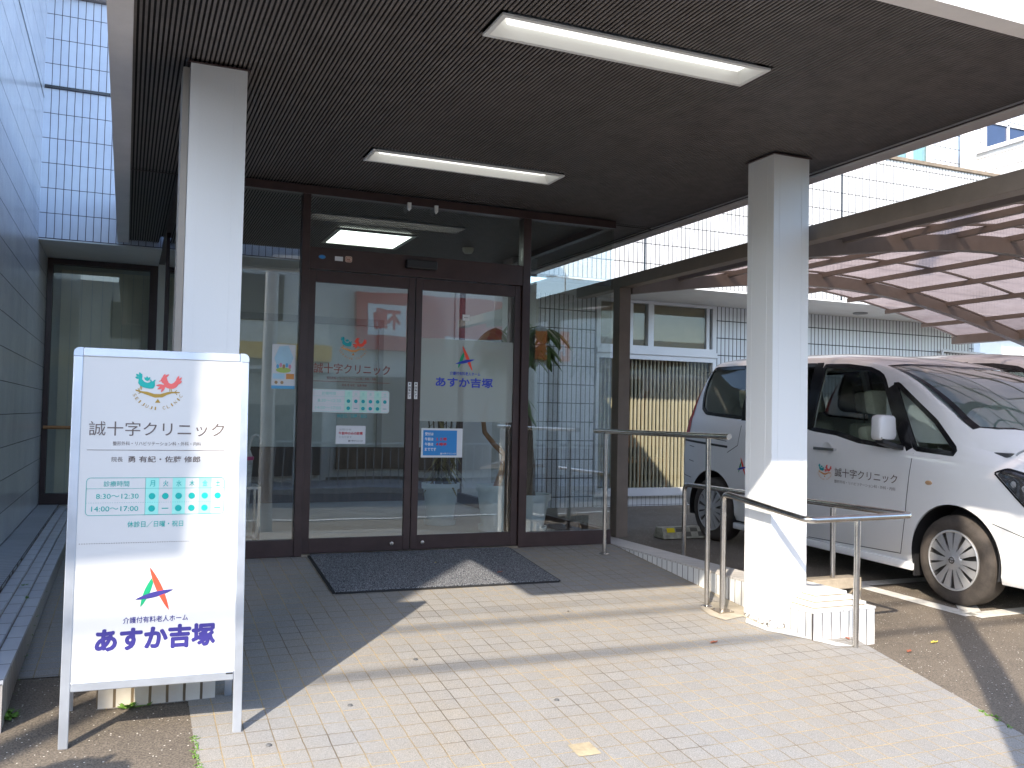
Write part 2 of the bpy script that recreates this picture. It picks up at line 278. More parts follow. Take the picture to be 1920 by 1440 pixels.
# ------------------------------------------------------------------ mesh helpers
class MB:
    def __init__(s): s.v = []; s.f = []
    def add(s, vs, fs):
        o = len(s.v); s.v += [tuple(p) for p in vs]; s.f += [tuple(i+o for i in f) for f in fs]; return s
    def box(s, x0, x1, y0, y1, z0, z1):
        v = [(x, y, z) for z in (z0, z1) for y in (y0, y1) for x in (x0, x1)]
        return s.add(v, [(0, 2, 3, 1), (4, 5, 7, 6), (0, 1, 5, 4), (1, 3, 7, 5), (3, 2, 6, 7), (2, 0, 4, 6)])
    def prism(s, pts, d):      # planar polygon pts extruded by vector d
        n = len(pts); d = Vector(d); a = [Vector(p) for p in pts]; b = [p+d for p in a]
        return s.add(a+b, [tuple(range(n))[::-1], tuple(range(n, 2*n))]+[(i, (i+1) % n, (i+1) % n+n, i+n) for i in range(n)])
    def poly(s, pts): return s.add(pts, [tuple(range(len(pts)))])
    def cyl(s, p0, p1, r, r1=None, seg=20, cap=True):
        p0 = Vector(p0); p1 = Vector(p1); r1 = r if r1 is None else r1
        d = (p1-p0).normalized(); a = d.orthogonal().normalized(); b = d.cross(a); vs = []
        for p, rr in ((p0, r), (p1, r1)):
            vs += [p+(a*math.cos(t)+b*math.sin(t))*rr for t in [2*math.pi*i/seg for i in range(seg)]]
        fs = [(i, (i+1) % seg, (i+1) % seg+seg, i+seg) for i in range(seg)]
        if cap: fs += [tuple(range(seg))[::-1], tuple(range(seg, 2*seg))]
        return s.add(vs, fs)
    def tube(s, pts, r, seg=14, cap=True):
        pts = [Vector(p) for p in pts]; n = len(pts); rr = r if isinstance(r, (list, tuple)) else [r]*n
        up = None; vs = []
        for i, p in enumerate(pts):
            d = (pts[min(i+1, n-1)]-pts[max(i-1, 0)]).normalized()
            if up is None: up = d.orthogonal().normalized()
            up = (up-d*up.dot(d)).normalized(); b = d.cross(up)
            vs += [p+(up*math.cos(t)+b*math.sin(t))*rr[i] for t in [2*math.pi*k/seg for k in range(seg)]]
        fs = [(i*seg+k, i*seg+(k+1) % seg, (i+1)*seg+(k+1) % seg, (i+1)*seg+k) for i in range(n-1) for k in range(seg)]
        if cap: fs += [tuple(range(seg))[::-1], tuple(range((n-1)*seg, n*seg))]
        return s.add(vs, fs)
    def lathe(s, prof, c, axis='z', seg=32, caps=False):
        vs = []
        for (r, h) in prof:
            for k in range(seg):
                t = 2*math.pi*k/seg; u, w_ = r*math.cos(t), r*math.sin(t)
                vs.append((c[0]+u, c[1]+w_, c[2]+h) if axis == 'z' else (c[0]+h, c[1]+u, c[2]+w_))
        n = len(prof)
        fs = [(i*seg+k, i*seg+(k+1) % seg, (i+1)*seg+(k+1) % seg, (i+1)*seg+k) for i in range(n-1) for k in range(seg)]
        if caps: fs += [tuple(range(seg))[::-1], tuple(range((n-1)*seg, n*seg))]
        return s.add(vs, fs)
def mesh_obj(name, mb, mt, parent=None, smooth=False, bevel=0):
    me = bpy.data.meshes.new(name); me.from_pydata(mb.v, [], mb.f)
    bm = bmesh.new(); bm.from_mesh(me)
    if bevel:
        bmesh.ops.remove_doubles(bm, verts=bm.verts, dist=1e-6)
        es = [e for e in bm.edges if len(e.link_faces) == 2 and e.calc_face_angle(0) > .6]
        bmesh.ops.bevel(bm, geom=es, offset=bevel, segments=2, affect='EDGES', profile=.5)
    bmesh.ops.recalc_face_normals(bm, faces=bm.faces)
    bm.to_mesh(me); bm.free()
    if mt: me.materials.append(mt)
    if smooth:
        for p in me.polygons: p.use_smooth = True
        try: me.set_sharp_from_angle(angle=R_(38))
        except Exception: pass
    o = bpy.data.objects.new(name, me); COL.objects.link(o)
    if parent:
        o.parent = parent; o.matrix_parent_inverse = WM(parent).inverted()
    return o
def WM(o):
    m = o.matrix_basis.copy()
    return (WM(o.parent) @ o.matrix_parent_inverse @ m) if o.parent else m
def tag(o, label=None, cat=None, group=None, kind=None):
    if label: o['label'] = label
    if cat: o['category'] = cat
    if group: o['group'] = group
    if kind: o['kind'] = kind
    return o
def thing(name, label, cat, loc=(0, 0, 0), group=None, rot=None):
    e = bpy.data.objects.new(name, None); e.empty_display_size = .1; COL.objects.link(e); e.location = loc
    if rot: e.rotation_euler = rot
    return tag(e, label, cat, group)
def single(name, mb, mt, label, cat, group=None, **kw): return tag(mesh_obj(name, mb, mt, **kw), label, cat, group)
def struct(name, mb, mt, **kw): return tag(mesh_obj(name, mb, mt, **kw), kind='structure')
def copy_tree(o, parent=None):
    c = o.copy(); COL.objects.link(c)
    if parent: c.parent = parent; c.matrix_parent_inverse = o.matrix_parent_inverse.copy()
    for ch in list(o.children): copy_tree(ch, c)
    return c
# ---- text
_tc = {}
def text_geo(s, bold=0.0):
    k = (s, bold)
    if k not in _tc:
        c = bpy.data.curves.new('t', 'FONT'); c.body = s; c.offset = bold; c.resolution_u = 3
        o = bpy.data.objects.new('t', c); COL.objects.link(o); dg = bpy.context.evaluated_depsgraph_get()
        m = o.evaluated_get(dg).to_mesh(); vs = np.array([v.co[:2] for v in m.vertices]); fs = [tuple(p.vertices) for p in m.polygons]
        o.evaluated_get(dg).to_mesh_clear(); bpy.data.objects.remove(o); bpy.data.curves.remove(c)
        _tc[k] = (vs, fs)
    return _tc[k]
class Plane2:            # a flat sheet: origin, right, up -> puts 2-D artwork on it
    def __init__(s, o, r, u): s.o = Vector(o); s.r = Vector(r).normalized(); s.u = Vector(u).normalized(); s.n = s.r.cross(s.u)
    def p(s, a, b, h=0): return s.o+s.r*a+s.u*b+s.n*h
    def text(s, mb, t, a0, a1, b0, b1, bold=0., h=.0012, vert=False):
        if vert:
            n = len(t); st = (b1-b0)/n
            for i, ch in enumerate(t): s.text(mb, ch, a0, a1, b1-(i+1)*st+st*.1, b1-i*st-st*.1, bold, h)
            return
        if bold >= .015:
            rr = bold*(b1-b0)*.9
            for i in range(8): q = 2*math.pi*i/8; s.text(mb, t, a0+rr+rr*math.cos(q), a1-rr+rr*math.cos(q), b0+rr+rr*math.sin(q), b1-rr+rr*math.sin(q), 0, h+.00006*i)
            return
        vs, fs = text_geo(t, bold); mn = vs.min(0); mx = vs.max(0); sz = np.maximum(mx-mn, 1e-6)
        q = (vs-mn)/sz
        mb.add([s.p(a0+(a1-a0)*x, b0+(b1-b0)*y, h) for x, y in q], fs)
    def poly(s, mb, pts, h=.001): mb.poly([s.p(a, b, h) for a, b in pts])
    def rect(s, mb, a0, a1, b0, b1, h=.001): s.poly(mb, [(a0, b0), (a1, b0), (a1, b1), (a0, b1)], h)
    def disc(s, mb, a, b, r, h=.0014, n=20, ry=None, rot=0):
        ry = ry or r; cr, sr = math.cos(rot), math.sin(rot)
        s.poly(mb, [(a+r*math.cos(t)*cr-ry*math.sin(t)*sr, b+r*math.cos(t)*sr+ry*math.sin(t)*cr) for t in [2*math.pi*i/n for i in range(n)]], h)
    def line(s, mb, pts, wd, h=.0012):
        for (a, b), (c, d) in zip(pts, pts[1:]):
            L = math.hypot(c-a, d-b) or 1; nx, ny = -(d-b)/L*wd/2, (c-a)/L*wd/2
            s.poly(mb, [(a-nx, b-ny), (c-nx, d-ny), (c+nx, d+ny), (a+nx, b+ny)], h)
def rrect(a0, a1, b0, b1, r, n=5):
    pts = []
    for cx, cy, t0 in ((a1-r, b1-r, 0), (a0+r, b1-r, 90), (a0+r, b0+r, 180), (a1-r, b0+r, 270)):
        for i in range(n+1): t = R_(t0+90*i/n); pts.append((cx+r*math.cos(t), cy+r*math.sin(t)))
    return pts
def lens_shape(x0, y0, x1, y1, wd, n=12):
    L = math.hypot(x1-x0, y1-y0); ux, uy = (x1-x0)/L, (y1-y0)/L; pts = []
    for sgn in (1, -1):
        rg = range(n+1) if sgn == 1 else range(n-1, 0, -1)
        for i in rg:
            t = i/n; o = math.sin(math.pi*t)**.8*wd/2*sgn; pts.append((x0+ux*L*t-uy*o, y0+uy*L*t+ux*o))
    return pts
def a_mark(P, inks, cx, cy, s, h=.0014):
    """three-stroke A mark, s = height; inks = (red, green, blue) MBs"""
    P.poly(inks[1], lens_shape(cx-.30*s, cy-.42*s, cx-.02*s, cy+.30*s, .13*s), h)
    P.poly(inks[0], lens_shape(cx+.33*s, cy-.52*s, cx-.12*s, cy+.50*s, .14*s), h+.0004)
    P.poly(inks[2], lens_shape(cx-.42*s, cy-.24*s, cx+.42*s, cy-.04*s, .12*s), h+.0008)
def _zz(P, cx, cy, W, pts): return [(cx+(x-760)/307*W, cy-(y-440)/307*W) for x, y in pts]
def bird(P, mb, cx, cy, W, which, h=.0014):
    if which == 0:
        body = [(630, 345), (640, 326), (653, 330), (655, 348), (652, 365), (668, 385), (690, 392), (705, 386), (722, 380), (737, 384), (739, 400), (738, 414), (727, 431), (700, 433), (665, 426), (642, 415), (628, 396), (630, 370)]
        ft = [((634, 362), (607, 354), 13), ((636, 352), (612, 330), 13), ((645, 345), (633, 318), 12), ((688, 378), (684, 344), 12), ((688, 378), (706, 350), 12), ((688, 380), (667, 352), 12), ((716, 392), (708, 366), 9), ((724, 388), (742, 368), 10)]
    else:
        body = [(776, 370), (782, 352), (798, 344), (815, 350), (820, 368), (830, 388), (845, 395), (862, 388), (875, 372), (887, 362), (900, 374), (896, 395), (882, 418), (858, 430), (825, 428), (800, 415), (796, 395), (784, 388)]
        ft = [((790, 358), (832, 326), 13), ((788, 356), (806, 324), 12), ((878, 384), (898, 334), 13), ((884, 388), (917, 344), 13), ((888, 396), (918, 372), 12), ((806, 408), (744, 408), 14), ((804, 412), (754, 436), 14), ((806, 412), (780, 457), 13), ((782, 372), (763, 380), 6)]
    P.poly(mb, _zz(P, cx, cy, W, body), h)
    for k, (a, b_, w_) in enumerate(ft):
        (x0, y0), (x1, y1) = _zz(P, cx, cy, W, [a, b_]); P.poly(mb, lens_shape(x0, y0, x1, y1, w_/307*W*1.25, 6), h+.0001+.00004*k)
def emblem(P, mbs, cx, cy, W, text=True, tmb=None):
    """two birds on a see-saw branch; mbs = (teal, coral, ochre)"""
    bird(P, mbs[0], cx, cy, W, 0); bird(P, mbs[1], cx, cy, W, 1)
    P.poly(mbs[2], _zz(P, cx, cy, W, [(612, 440), (650, 452), (690, 455), (735, 470), (775, 470), (820, 455), (850, 450), (905, 452), (905, 459), (850, 463), (820, 474), (790, 493), (740, 496), (700, 482), (660, 467), (612, 450)]))
    for a, b_ in (((640, 452), (628, 432)), ((650, 458), (632, 470)), ((868, 456), (885, 440)), ((876, 458), (888, 474)), ((645, 416), (640, 440)), ((652, 418), (650, 442)), ((838, 428), (838, 450)), ((846, 428), (850, 448))): P.line(mbs[2], _zz(P, cx, cy, W, [a, b_]), .016*W, .0010)
    P.poly(mbs[2], _zz(P, cx, cy, W, [(742, 532), (778, 532), (760, 503)]))
    if text and tmb is not None:
        t = "SEIJUJI CLINIC"; n = len(t); R = .56*W
        for i, ch in enumerate(t):
            if ch == ' ': continue
            a = R_(-90-62+124*i/(n-1)); ccx, ccy = cx+R*math.cos(a), cy+.13*W+R*math.sin(a)
            P2 = Plane2(P.p(ccx, ccy), P.r*math.cos(a+math.pi/2)+P.u*math.sin(a+math.pi/2), -P.r*math.cos(a)-P.u*math.sin(a))
            wch = .028*W if ch in 'I' else .055*W
            P2.text(tmb, ch, -wch/2, wch/2, -.04*W, .035*W, 0)
def hours_table(P, a0, a1, b0, b1, ink_mb, cell_mb, dot_mb, fade=True):
    """opening hours grid"""
    W = a1-a0; H = b1-b0; xs = a0+W*.418; cw = (a1-xs)/6; r3 = H/3
    ro = rrect(a0, a1, b0, b1, .03*W); t = .0016
    P.line(ink_mb, ro+[ro[0]], t*W*2.2); P.line(ink_mb, [(a0, b1-r3*.86), (a1, b1-r3*.86)], t*W*1.6); P.line(ink_mb, [(xs, b0), (xs, b1)], t*W*1.6)
    n = 60
    for i in range(n): P.rect(ink_mb, a0+W*i/n, a0+W*(i+.5)/n, b0+r3-.001*W, b0+r3+.001*W)
    for k in (0, 2, 4): P.rect(cell_mb, xs+cw*k+.02*cw, xs+cw*(k+1), b0+.01*H, b1-.01*H, .0008)
    P.text(ink_mb, "診療時間", a0+W*.12, a0+W*.30, b1-r3*.70, b1-r3*.24)
    P.text(ink_mb, "8:30～12:30", a0+W*.07, a0+W*.37, b0+r3*1.32, b0+r3*1.72)
    P.text(ink_mb, "14:00～17:00", a0+W*.04, a0+W*.37, b0+r3*.32, b0+r3*.72)
    for k, ch in enumerate("月火水木金土"):
        cxx = xs+cw*(k+.5); P.text(ink_mb, ch, cxx-cw*.2, cxx+cw*.2, b1-r3*.72, b1-r3*.22, .008)
        P.disc(dot_mb, cxx, b0+r3*1.5, cw*.25)
        if k in (1, 5): P.line(dot_mb, [(cxx-cw*.25, b0+r3*.5), (cxx+cw*.25, b0+r3*.5)], r3*.07)
        else: P.disc(dot_mb, cxx, b0+r3*.5, cw*.25)

# ------------------------------------------------------------------ ground
def zr(y): return -.1*(6.42-y)                     # ramp plane
def zl(y): return -.271+.025*(y-4.65)              # car park plane
def zs(y): return -.192+.016*(y-4.5)                # shallow strip on the far left
def gz(x, y):
    if y < -.6: return -.706
    if y < .1: return -.706+(zr(.1)-(-.706))*(y+.6)/.7
    if x < .1 and y > 4.5: return zs(y)
    if x < 3.74: return min(zr(y), -.03) if y < 6.3 else -.03
    return min(zl(y), zr(y)) if y < 3.5 else zl(min(y, 60))
ys = [-80, -40, -20, -12, -8, -5, -3, -1.5, -.6, .1]+[.1+.2*i for i in range(1, 32)]+[6.3001, 6.42, 7, 8, 9, 10, 11, 13, 16, 20, 30, 60, 120]
xs = [-120, -50, -20, -8, -4, -2, -.8, 0, .0999, .1001, 1, 2, 3, 3.7399, 3.7401, 4.2, 5, 6, 8, 12, 20, 40, 120]
g = MB(); nx = len(xs)
for y in ys:
    for x in xs: g.v.append((x, y, gz(x, y)-.004))
for j in range(len(ys)-1):
    for i in range(nx-1): g.f.append((j*nx+i, j*nx+i+1, (j+1)*nx+i+1, (j+1)*nx+i))
struct('ground', g, M['asphalt'])
# paved ramp
p = MB()
def rp(x, y, h=0.): return (x, y, zr(y)+h)
ramp_out = [(.285, .6), (.285, 4.10), (-.07, 4.10), (-.07, 4.50), (.1, 4.50), (.1, 6.42), (3.66, 6.42), (3.66, 4.42), (3.99, 4.42), (3.985, 4.27), (3.917, 4.067), (3.837, 3.604), (3.776, 3.22), (3.70, 2.82), (3.62, 2.2), (3.56, .6)]
p.poly([rp(x, y) for x, y in ramp_out])
struct('pavement', p, M['paver'])
# short level strip behind the ramp on the far left
p = MB(); p.poly([(-.40, 4.53, zs(4.53)), (.0998, 4.50, zs(4.5)), (.0998, 10.45, zs(10.45)), (-.40, 10.45, zs(10.45))]); p.poly([(.1, 4.5, -.3), (.1, 6.42, -.3), (.1, 6.42, -.0001), (.1, 4.5, zr(4.5)-.0001)]); p.poly([(.1, 6.42, -.0), (.28, 6.42, 0), (.28, 10.45, 0), (.1, 10.45, 0)]); p.poly([(.1, 6.42, -.3), (.1, 10.45, -.3), (.1, 10.45, -.0001), (.1, 6.42, -.0001)]); struct('side_path', p, M['paver'])
# cement patches round the pillar and the rail feet
p = MB(); cem = mat('cement_patch', (.42, .37, .29), .9, var=.2, scale=12, bump=.3)
p.poly([rp(x, y, .004) for x, y in ((3.30, 4.60), (3.34, 4.50), (3.50, 4.54), (3.51, 4.36), (3.62, 4.34), (3.63, 4.9), (3.63, 5.1), (3.56, 4.80), (3.46, 4.84), (3.34, 4.76))])
struct('cement_patch', p, cem)
p = MB(); p.poly([rp(x, y, .003) for x, y in ((3.44, 4.44), (3.47, 4.28), (3.62, 4.10), (3.70, 3.96), (3.80, 3.94), (3.64, 4.16), (3.615, 4.28), (3.53, 4.29), (3.51, 4.52))])
struct('cement_patch', p, mat('pale_cement_patch', (.62, .61, .58), .9, var=.2, scale=14, bump=.3))
# rust stained paver
p = MB(); p.poly([rp(x, y, .0028) for x, y in ((1.675, 3.18), (1.775, 3.18), (1.775, 3.285), (1.675, 3.285))]); struct('stained_paver', p, mat('rust_stain', (.40, .33, .215), .85, var=.25, scale=14, bump=.2))
# road and lines
p = MB(); p.poly([(-60, -6.2, -.7005), (60, -6.2, -.7005), (60, -1.6, -.7005), (-60, -1.6, -.7005)]); struct('road', p, mat('road_asphalt', (.11, .11, .105), .9, var=.2, scale=2, bump=.2))
p = MB(); p.poly([(-60, -1.75, -.6965), (60, -1.75, -.6965), (60, -1.62, -.6965), (-60, -1.62, -.6965)]); struct('road_marking', p, M['white_paint'])
wl = mat('worn_white_line', (.62, .60, .55), .8, var=.22, scale=20, bump=.2)
def lot(x, y, h=.0): return (x, y, zl(y)+h)
p = MB()
def lotstrip(mb, a, b, wd):
    d = Vector((b[0]-a[0], b[1]-a[1], 0)).normalized(); n = Vector((-d.y, d.x, 0))*wd/2
    mb.poly([lot(a[0]-n.x, a[1]-n.y), lot(b[0]-n.x, b[1]-n.y), lot(b[0]+n.x, b[1]+n.y), lot(a[0]+n.x, a[1]+n.y)])
for a, b in (((5.28, 5.40), (5.30, 4.42)), ((5.30, 4.42), (7.6, 4.47)), ((5.28, 5.47), (7.6, 5.47)), ((7.55, 4.54), (7.55, 5.40)), ((5.38, 4.50), (6.2, 5.40)), ((6.2, 4.54), (7.0, 5.40))): lotstrip(p, a, b, .14)
struct('parking_marking', p, wl)

# ------------------------------------------------------------------ clinic building
YB, YU, YL = 10.3, 9.09, 9.38
bld = thing('clinic_building', 'white tiled clinic building wrapped round the entrance, its upper floor overhanging', 'building', (6, 10.3, 0))
def P_(name, mb, mt, **kw): return mesh_obj(name, mb, mt, bld, **kw)
m = MB().box(-3.2, -.79, 3.56, 14, -.45, 12); P_('side_wall', m, M['tile_side'])
m = MB()
m.box(-.789, -.786, 3.6, YL, 3.885, 3.90).box(-.789, -.786, 3.6, YL, 4.925, 4.955); P_('expansion_joint', m, M['dark_trim'])
m = MB().box(-.79, 3.2, YL, YL+.3, 2.575, 4.86); P_('upper_wall', m, M['tile_back'])
m = MB().box(-.79, 3.2, YL-.05, YL+.35, 4.862, 4.97); P_('coping', m, mat('bronze_coping', (.16, .13, .11), .5), bevel=.006)
m = MB().box(-.79, 3.2, YL+.02, YL+.32, 4.972, 9); P_('upper_wall', m, M['tile_back'])
m = MB().box(-.785, -.10, YL-.02, YL-.001, 3.985, 4.01); P_('expansion_joint', m, M['dark_trim'])
m = MB().cyl((-.43, YL-.05, 4.99), (-.43, YL-.05, 9), .045); P_('downpipe', m, mat('pale_blue_pipe', (.50, .56, .64), .4), smooth=True)
m = MB().box(-.79, 3.2, YL-.0, 10.7, 2.56, 2.572); P_('soffit', m, M['white_plaster'])
# wall with side window on the far left
m = MB().box(-.79, .29, 10.62, 10.72, -.3, 2.56).box(-.79, .29, 10.47, 10.61, -.3, -.001); P_('inner_wall', m, M['beige_wall'])
f = MB().box(-.785, -.735, 10.46, 10.56, .0, 2.555).box(.20, .285, 10.46, 10.56, .0, 2.555).box(-.735, .20, 10.46, 10.56, 2.50, 2.555).box(-.735, .20, 10.46, 10.56, .0, .115)
wn = P_('window', f, M['bronze'])
mesh_obj('pane', MB().box(-.735, .20, 10.505, 10.51, .115, 2.50), M['glass_clear'], wn)
b_ = MB()
for i in range(9): b_.box(-.66+i*.1, -.565+i*.1, 10.585+.004*(i % 2), 10.589+.004*(i % 2), .116, 2.46)
mesh_obj('blind', b_, mat('ivory_fabric_blind', (.84, .77, .61), .9, var=.05), wn)
mesh_obj('grab_rail', MB().cyl((-.77, 10.44, .80), (.20, 10.44, .80), .018), M['wood'], wn, smooth=True)
# ---- right: ground floor wall with long window, overhanging upper floor
m = MB().box(3.64, 4.745, YB+.001, YB+.3, -.2, 2.575); P_('lower_wall', m, M['beige_wall'])
m = MB().box(4.75, 5.56, YB, YB+.3, -.2, 2.575).box(7.42, 12.26, YB, YB+.3, -.2, 2.575); P_('lower_wall', m, M['tile_front'])
m = MB().box(5.56, 7.42, YB-.02, YB+.28, -.2, .0); P_('window_base', m, tile('tile_window_base', 'xz', .066, .12, .003, (0, .0), rough=.35))
m = MB().box(12.262, 13.93, YB+1.3, YB+1.6, -.2, 2.575).box(12.0, 12.25, YB+.302, YB+1.6, -.2, 2.575); P_('recessed_wall', m, M['tile_front'])
m = MB().box(12.8, 13.6, YB+1.24, YB+1.298, 1.75, 2.08); P_('window_hood', m, mat('olive_hood', (.36, .31, .20), .6))
m = MB().box(4.4, 13.96, YU, YB+1.6, 2.577, 2.60); P_('soffit', m, M['white_plaster'])
m = MB().box(3.2, 13.96, YU, YU+.24, 2.601, 4.56); P_('upper_wall', m, M['tile_up'])
m = MB().box(8.50, 8.53, YU-.003, YU-.001, 2.6, 4.56); P_('expansion_joint', m, M['dark_trim'])
m = MB().box(5.53, 5.555, YU-.003, YU-.001, 2.6, 4.56); P_('expansion_joint', m, M['dark_trim'])
m = MB().box(3.2, 13.98, YU-.03, YU+.28, 4.562, 4.61); P_('coping', m, mat('stained_brown_coping', (.20, .155, .11), .7, var=.3, scale=9), bevel=.004)
m = MB().box(3.2, 11.15, 10.9, 11.2, 4.5, 9).box(12.1, 12.86, 10.9, 11.2, 4.5, 9).box(11.15, 12.1, 10.9, 11.2, 6.3, 9); P_('set_back_wall', m, tile('tile_set_back', 'xz', .11, .2345, .006, (0, 0), c1=(.56, .60, .64), c2=(.5, .55, .6), rough=.3))
f = MB().box(11.15, 11.19, 10.86, 10.95, 4.6, 6.3).box(11.60, 11.66, 10.86, 10.95, 4.6, 6.3).box(12.04, 12.10, 10.86, 10.95, 4.6, 6.3).box(11.19, 12.04, 10.86, 10.95, 6.24, 6.3)
wn = P_('window', f, M['frame_white']); mesh_obj('curtain', MB().box(11.15, 12.1, 11.0, 11.02, 4.6, 6.3), M['curtain_blue'], wn)
mesh_obj('pane', MB().box(11.19, 12.04, 10.93, 10.935, 4.6, 6.24), M['glass_clear'], wn)
m = MB().cyl((12.62, 10.62, 4.5), (12.62, 10.62, 9), .12, seg=24); P_('downpipe', m, M['white_paint'], smooth=True)
m = MB().box(11.9, 13.96, 9.8, 10.85, 4.5, 5.50); m.v = [(x+.95 if x < 12 else x, y, z) for x, y, z in m.v]; P_('balcony_wall', m, M['tile_up'])
m = MB().box(12.8, 14.0, 9.76, 10.88, 5.502, 5.56); P_('coping', m, M['fascia'])
m = MB().box(13.4, 15.4, 11.5, 11.8, 5.0, 9); P_('set_back_wall', m, MATS['tile_set_back'])
f = MB().box(14.0, 14.06, 11.44, 11.50, 5.6, 6.5).box(15.2, 15.26, 11.44, 11.50, 5.6, 6.5).box(14.60, 14.64, 11.44, 11.50, 5.6, 6.5).box(14.06, 15.2, 11.44, 11.50, 6.46, 6.5)
wn = P_('window', f, M['frame_white']); mesh_obj('pane', MB().box(14.06, 15.2, 11.47, 11.49, 5.6, 6.46), mat('dark_blue_glass', (.03, .045, .10), .1, spec=.8), wn)
# long window: two upper panes with brown blind, big lower pane with cream slats
f = MB()
for z0, z1 in ((2.535, 2.574), (1.925, 1.975), (1.795, 1.86)): f.box(5.60, 7.38, YB-.03, YB+.06, z0, z1)
f.box(5.56, 7.42, YB-.06, YB+.08, 1.86, 1.925).box(5.56, 7.42, YB-.06, YB+.08, .0, .10)
for x0 in (5.56, 6.335, 7.36): f.box(x0, x0+.06, YB-.032, YB+.062, 1.926, 2.573)
for x0 in (5.57, 7.37): f.box(x0, x0+.04, YB-.025, YB+.06, .10, 1.86)
for x0 in (6.07, 6.39, 7.28): f.box(x0, x0+.05, YB+.0, YB+.05, 1.976, 2.534)
wn = P_('window', f, M['frame_white'])
mesh_obj('pane', MB().box(5.61, 7.37, YB+.02, YB+.025, 1.976, 2.534), M['glass_clear'], wn)
mesh_obj('pane', MB().box(5.61, 7.37, YB+.02, YB+.025, .101, 1.794), M['glass_clear'], wn)
mesh_obj('blind', MB().box(5.61, 7.37, YB+.07, YB+.075, 1.976, 2.56), M['blind_brown'], wn)
s = MB()
for i in range(30):
    x = 5.64+i*.0585; s.box(x, x+.022, YB+.10, YB+.13, .05, 1.80)
mesh_obj('slat_screen', s, M['slat_blind'], wn)
m = MB().box(5.3, 7.7, 13.5, 13.6, 0, 2.6).box(5.3, 7.7, YB+.3, 13.5, -.02, .0).box(5.3, 7.7, YB+.3, 13.5, 2.45, 2.5).box(5.2, 5.3, YB+.3, 13.6, 0, 2.6).box(7.7, 7.8, YB+.3, 13.6, 0, 2.6)
P_('waiting_room', m, mat('waiting_room_wall', (.20, .17, .12), .8))
for i in range(3):
    m = MB().cyl((8.2+i*1.35, 9.82, 2.560), (8.2+i*1.35, 9.82, 2.5765), .10, seg=28).cyl((8.2+i*1.35, 9.82, 2.556), (8.2+i*1.35, 9.82, 2.559), .07, seg=28)
    P_('downlight', m, mat('grey_downlight', (.22, .22, .21), .5), smooth=True)
m = MB().tube([(11.58, YB-.01, 2.02), (11.58, YB-.09, 2.03), (11.58, YB-.09, 2.13), (11.60, YB-.09, 2.155), (11.63, YB-.09, 2.16), (12.5, YB-.09, 2.14)], .022); P_('wall_pipe', m, M['frame_white'], smooth=True)
# chairs inside the waiting room
def wood_chair(x, y, label):
    t = thing('wooden_chair', label, 'chair', (x, y, 0), 'wooden chairs behind the slat screen')
    mesh_obj('seat', MB().box(x-.23, x+.23, y-.22, y+.22, .40, .45), M['wood'], t, bevel=.015)
    mesh_obj('backrest', MB().box(x-.23, x+.23, y-.25, y-.21, .62, .86), M['wood'], t, bevel=.012)
    for sx in (-1, 1):
        for sy in (-1, 1):
            mesh_obj('leg', MB().box(x+sx*.21-.02, x+sx*.21+.02, y+sy*.21-.02, y+sy*.21+.02, 0, .60 if sy > 0 else .8), M['wood'], t)
        mesh_obj('armrest', MB().box(x+sx*.21-.025, x+sx*.21+.025, y-.20, y+.22, .602, .63), M['wood'], t, bevel=.006)
wood_chair(6.28, 10.95, 'orange wood armchair behind the cream slats, beside the window post'); wood_chair(6.98, 11.35, 'orange wood armchair deeper in the room behind the cream slats')
# neighbour building far right
nb = thing('neighbour_building', 'plain white building standing behind the tiled clinic, at the right edge', 'building', (20, 14, 0))
mesh_obj('wall', MB().box(17.0, 27, 14, 22, -.2, 6), M['white_paint'], nb)
mesh_obj('eave', MB().box(16.9, 27, 13.70, 14, 3.06, 3.16), M['white_plaster'], nb)

# ------------------------------------------------------------------ canopy
ZC = 2.61
cp = thing('entrance_canopy', 'dark slatted entrance canopy with pale fascia on two white pillars', 'canopy', (2, 4.4, 0))
def C_(name, mb, mt, **kw): return mesh_obj(name, mb, mt, cp, **kw)
X0, X1, Y0, Y1 = -.02, 4.055, 2.555, 9.05
LIGHTS = [(1.334, 2.660, 3.290, 3.515), (1.334, 2.635, 5.345, 5.595)]
pitch = .0208; s = MB(); x = X0
holes = [(a-.004, b+.004, c-.004, d+.004) for a, b, c, d in LIGHTS]
while x+.0125 < X1:
    segs = [(Y0, 6.52), (6.535, Y1 if x > .24 else 10.45)]
    for a, b, c, d in holes:
        if x+.0125 > a and x < b:
            ns = []
            for q0, q1 in segs:
                if q0 < c and q1 > d: ns += [(q0, c), (d, q1)]
                else: ns.append((q0, q1))
            segs = ns
    for q0, q1 in segs: s.box(x, x+.0108, q0, q1, ZC+.012, ZC+.0165)
    x += pitch
C_('ceiling_slats', s, M['slat'])
m = MB()
bx = sorted({X0, X1, 1.334, 2.66, 2.635}); 
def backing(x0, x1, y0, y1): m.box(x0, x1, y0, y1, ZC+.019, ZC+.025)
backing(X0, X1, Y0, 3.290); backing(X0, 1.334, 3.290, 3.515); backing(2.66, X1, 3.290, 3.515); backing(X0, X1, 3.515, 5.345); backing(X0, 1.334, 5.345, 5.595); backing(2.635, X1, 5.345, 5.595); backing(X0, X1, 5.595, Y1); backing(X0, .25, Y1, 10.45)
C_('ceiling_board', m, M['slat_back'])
m = MB().box(X0-.1, X1+.105, 2.46, Y0, ZC-.012, 3.0).box(X0-.1, X0-.001, Y0+.001, 10.4, ZC-.012, 3.0).box(X1+.001, X1+.105, Y0+.001, YU-.01, ZC-.018, 3.0); C_('fascia', m, M['fascia'])
m = MB().box(X0-.099, X1+.1, 2.47, YU-.02, 2.95, 3.02); C_('roof', m, M['fascia'])
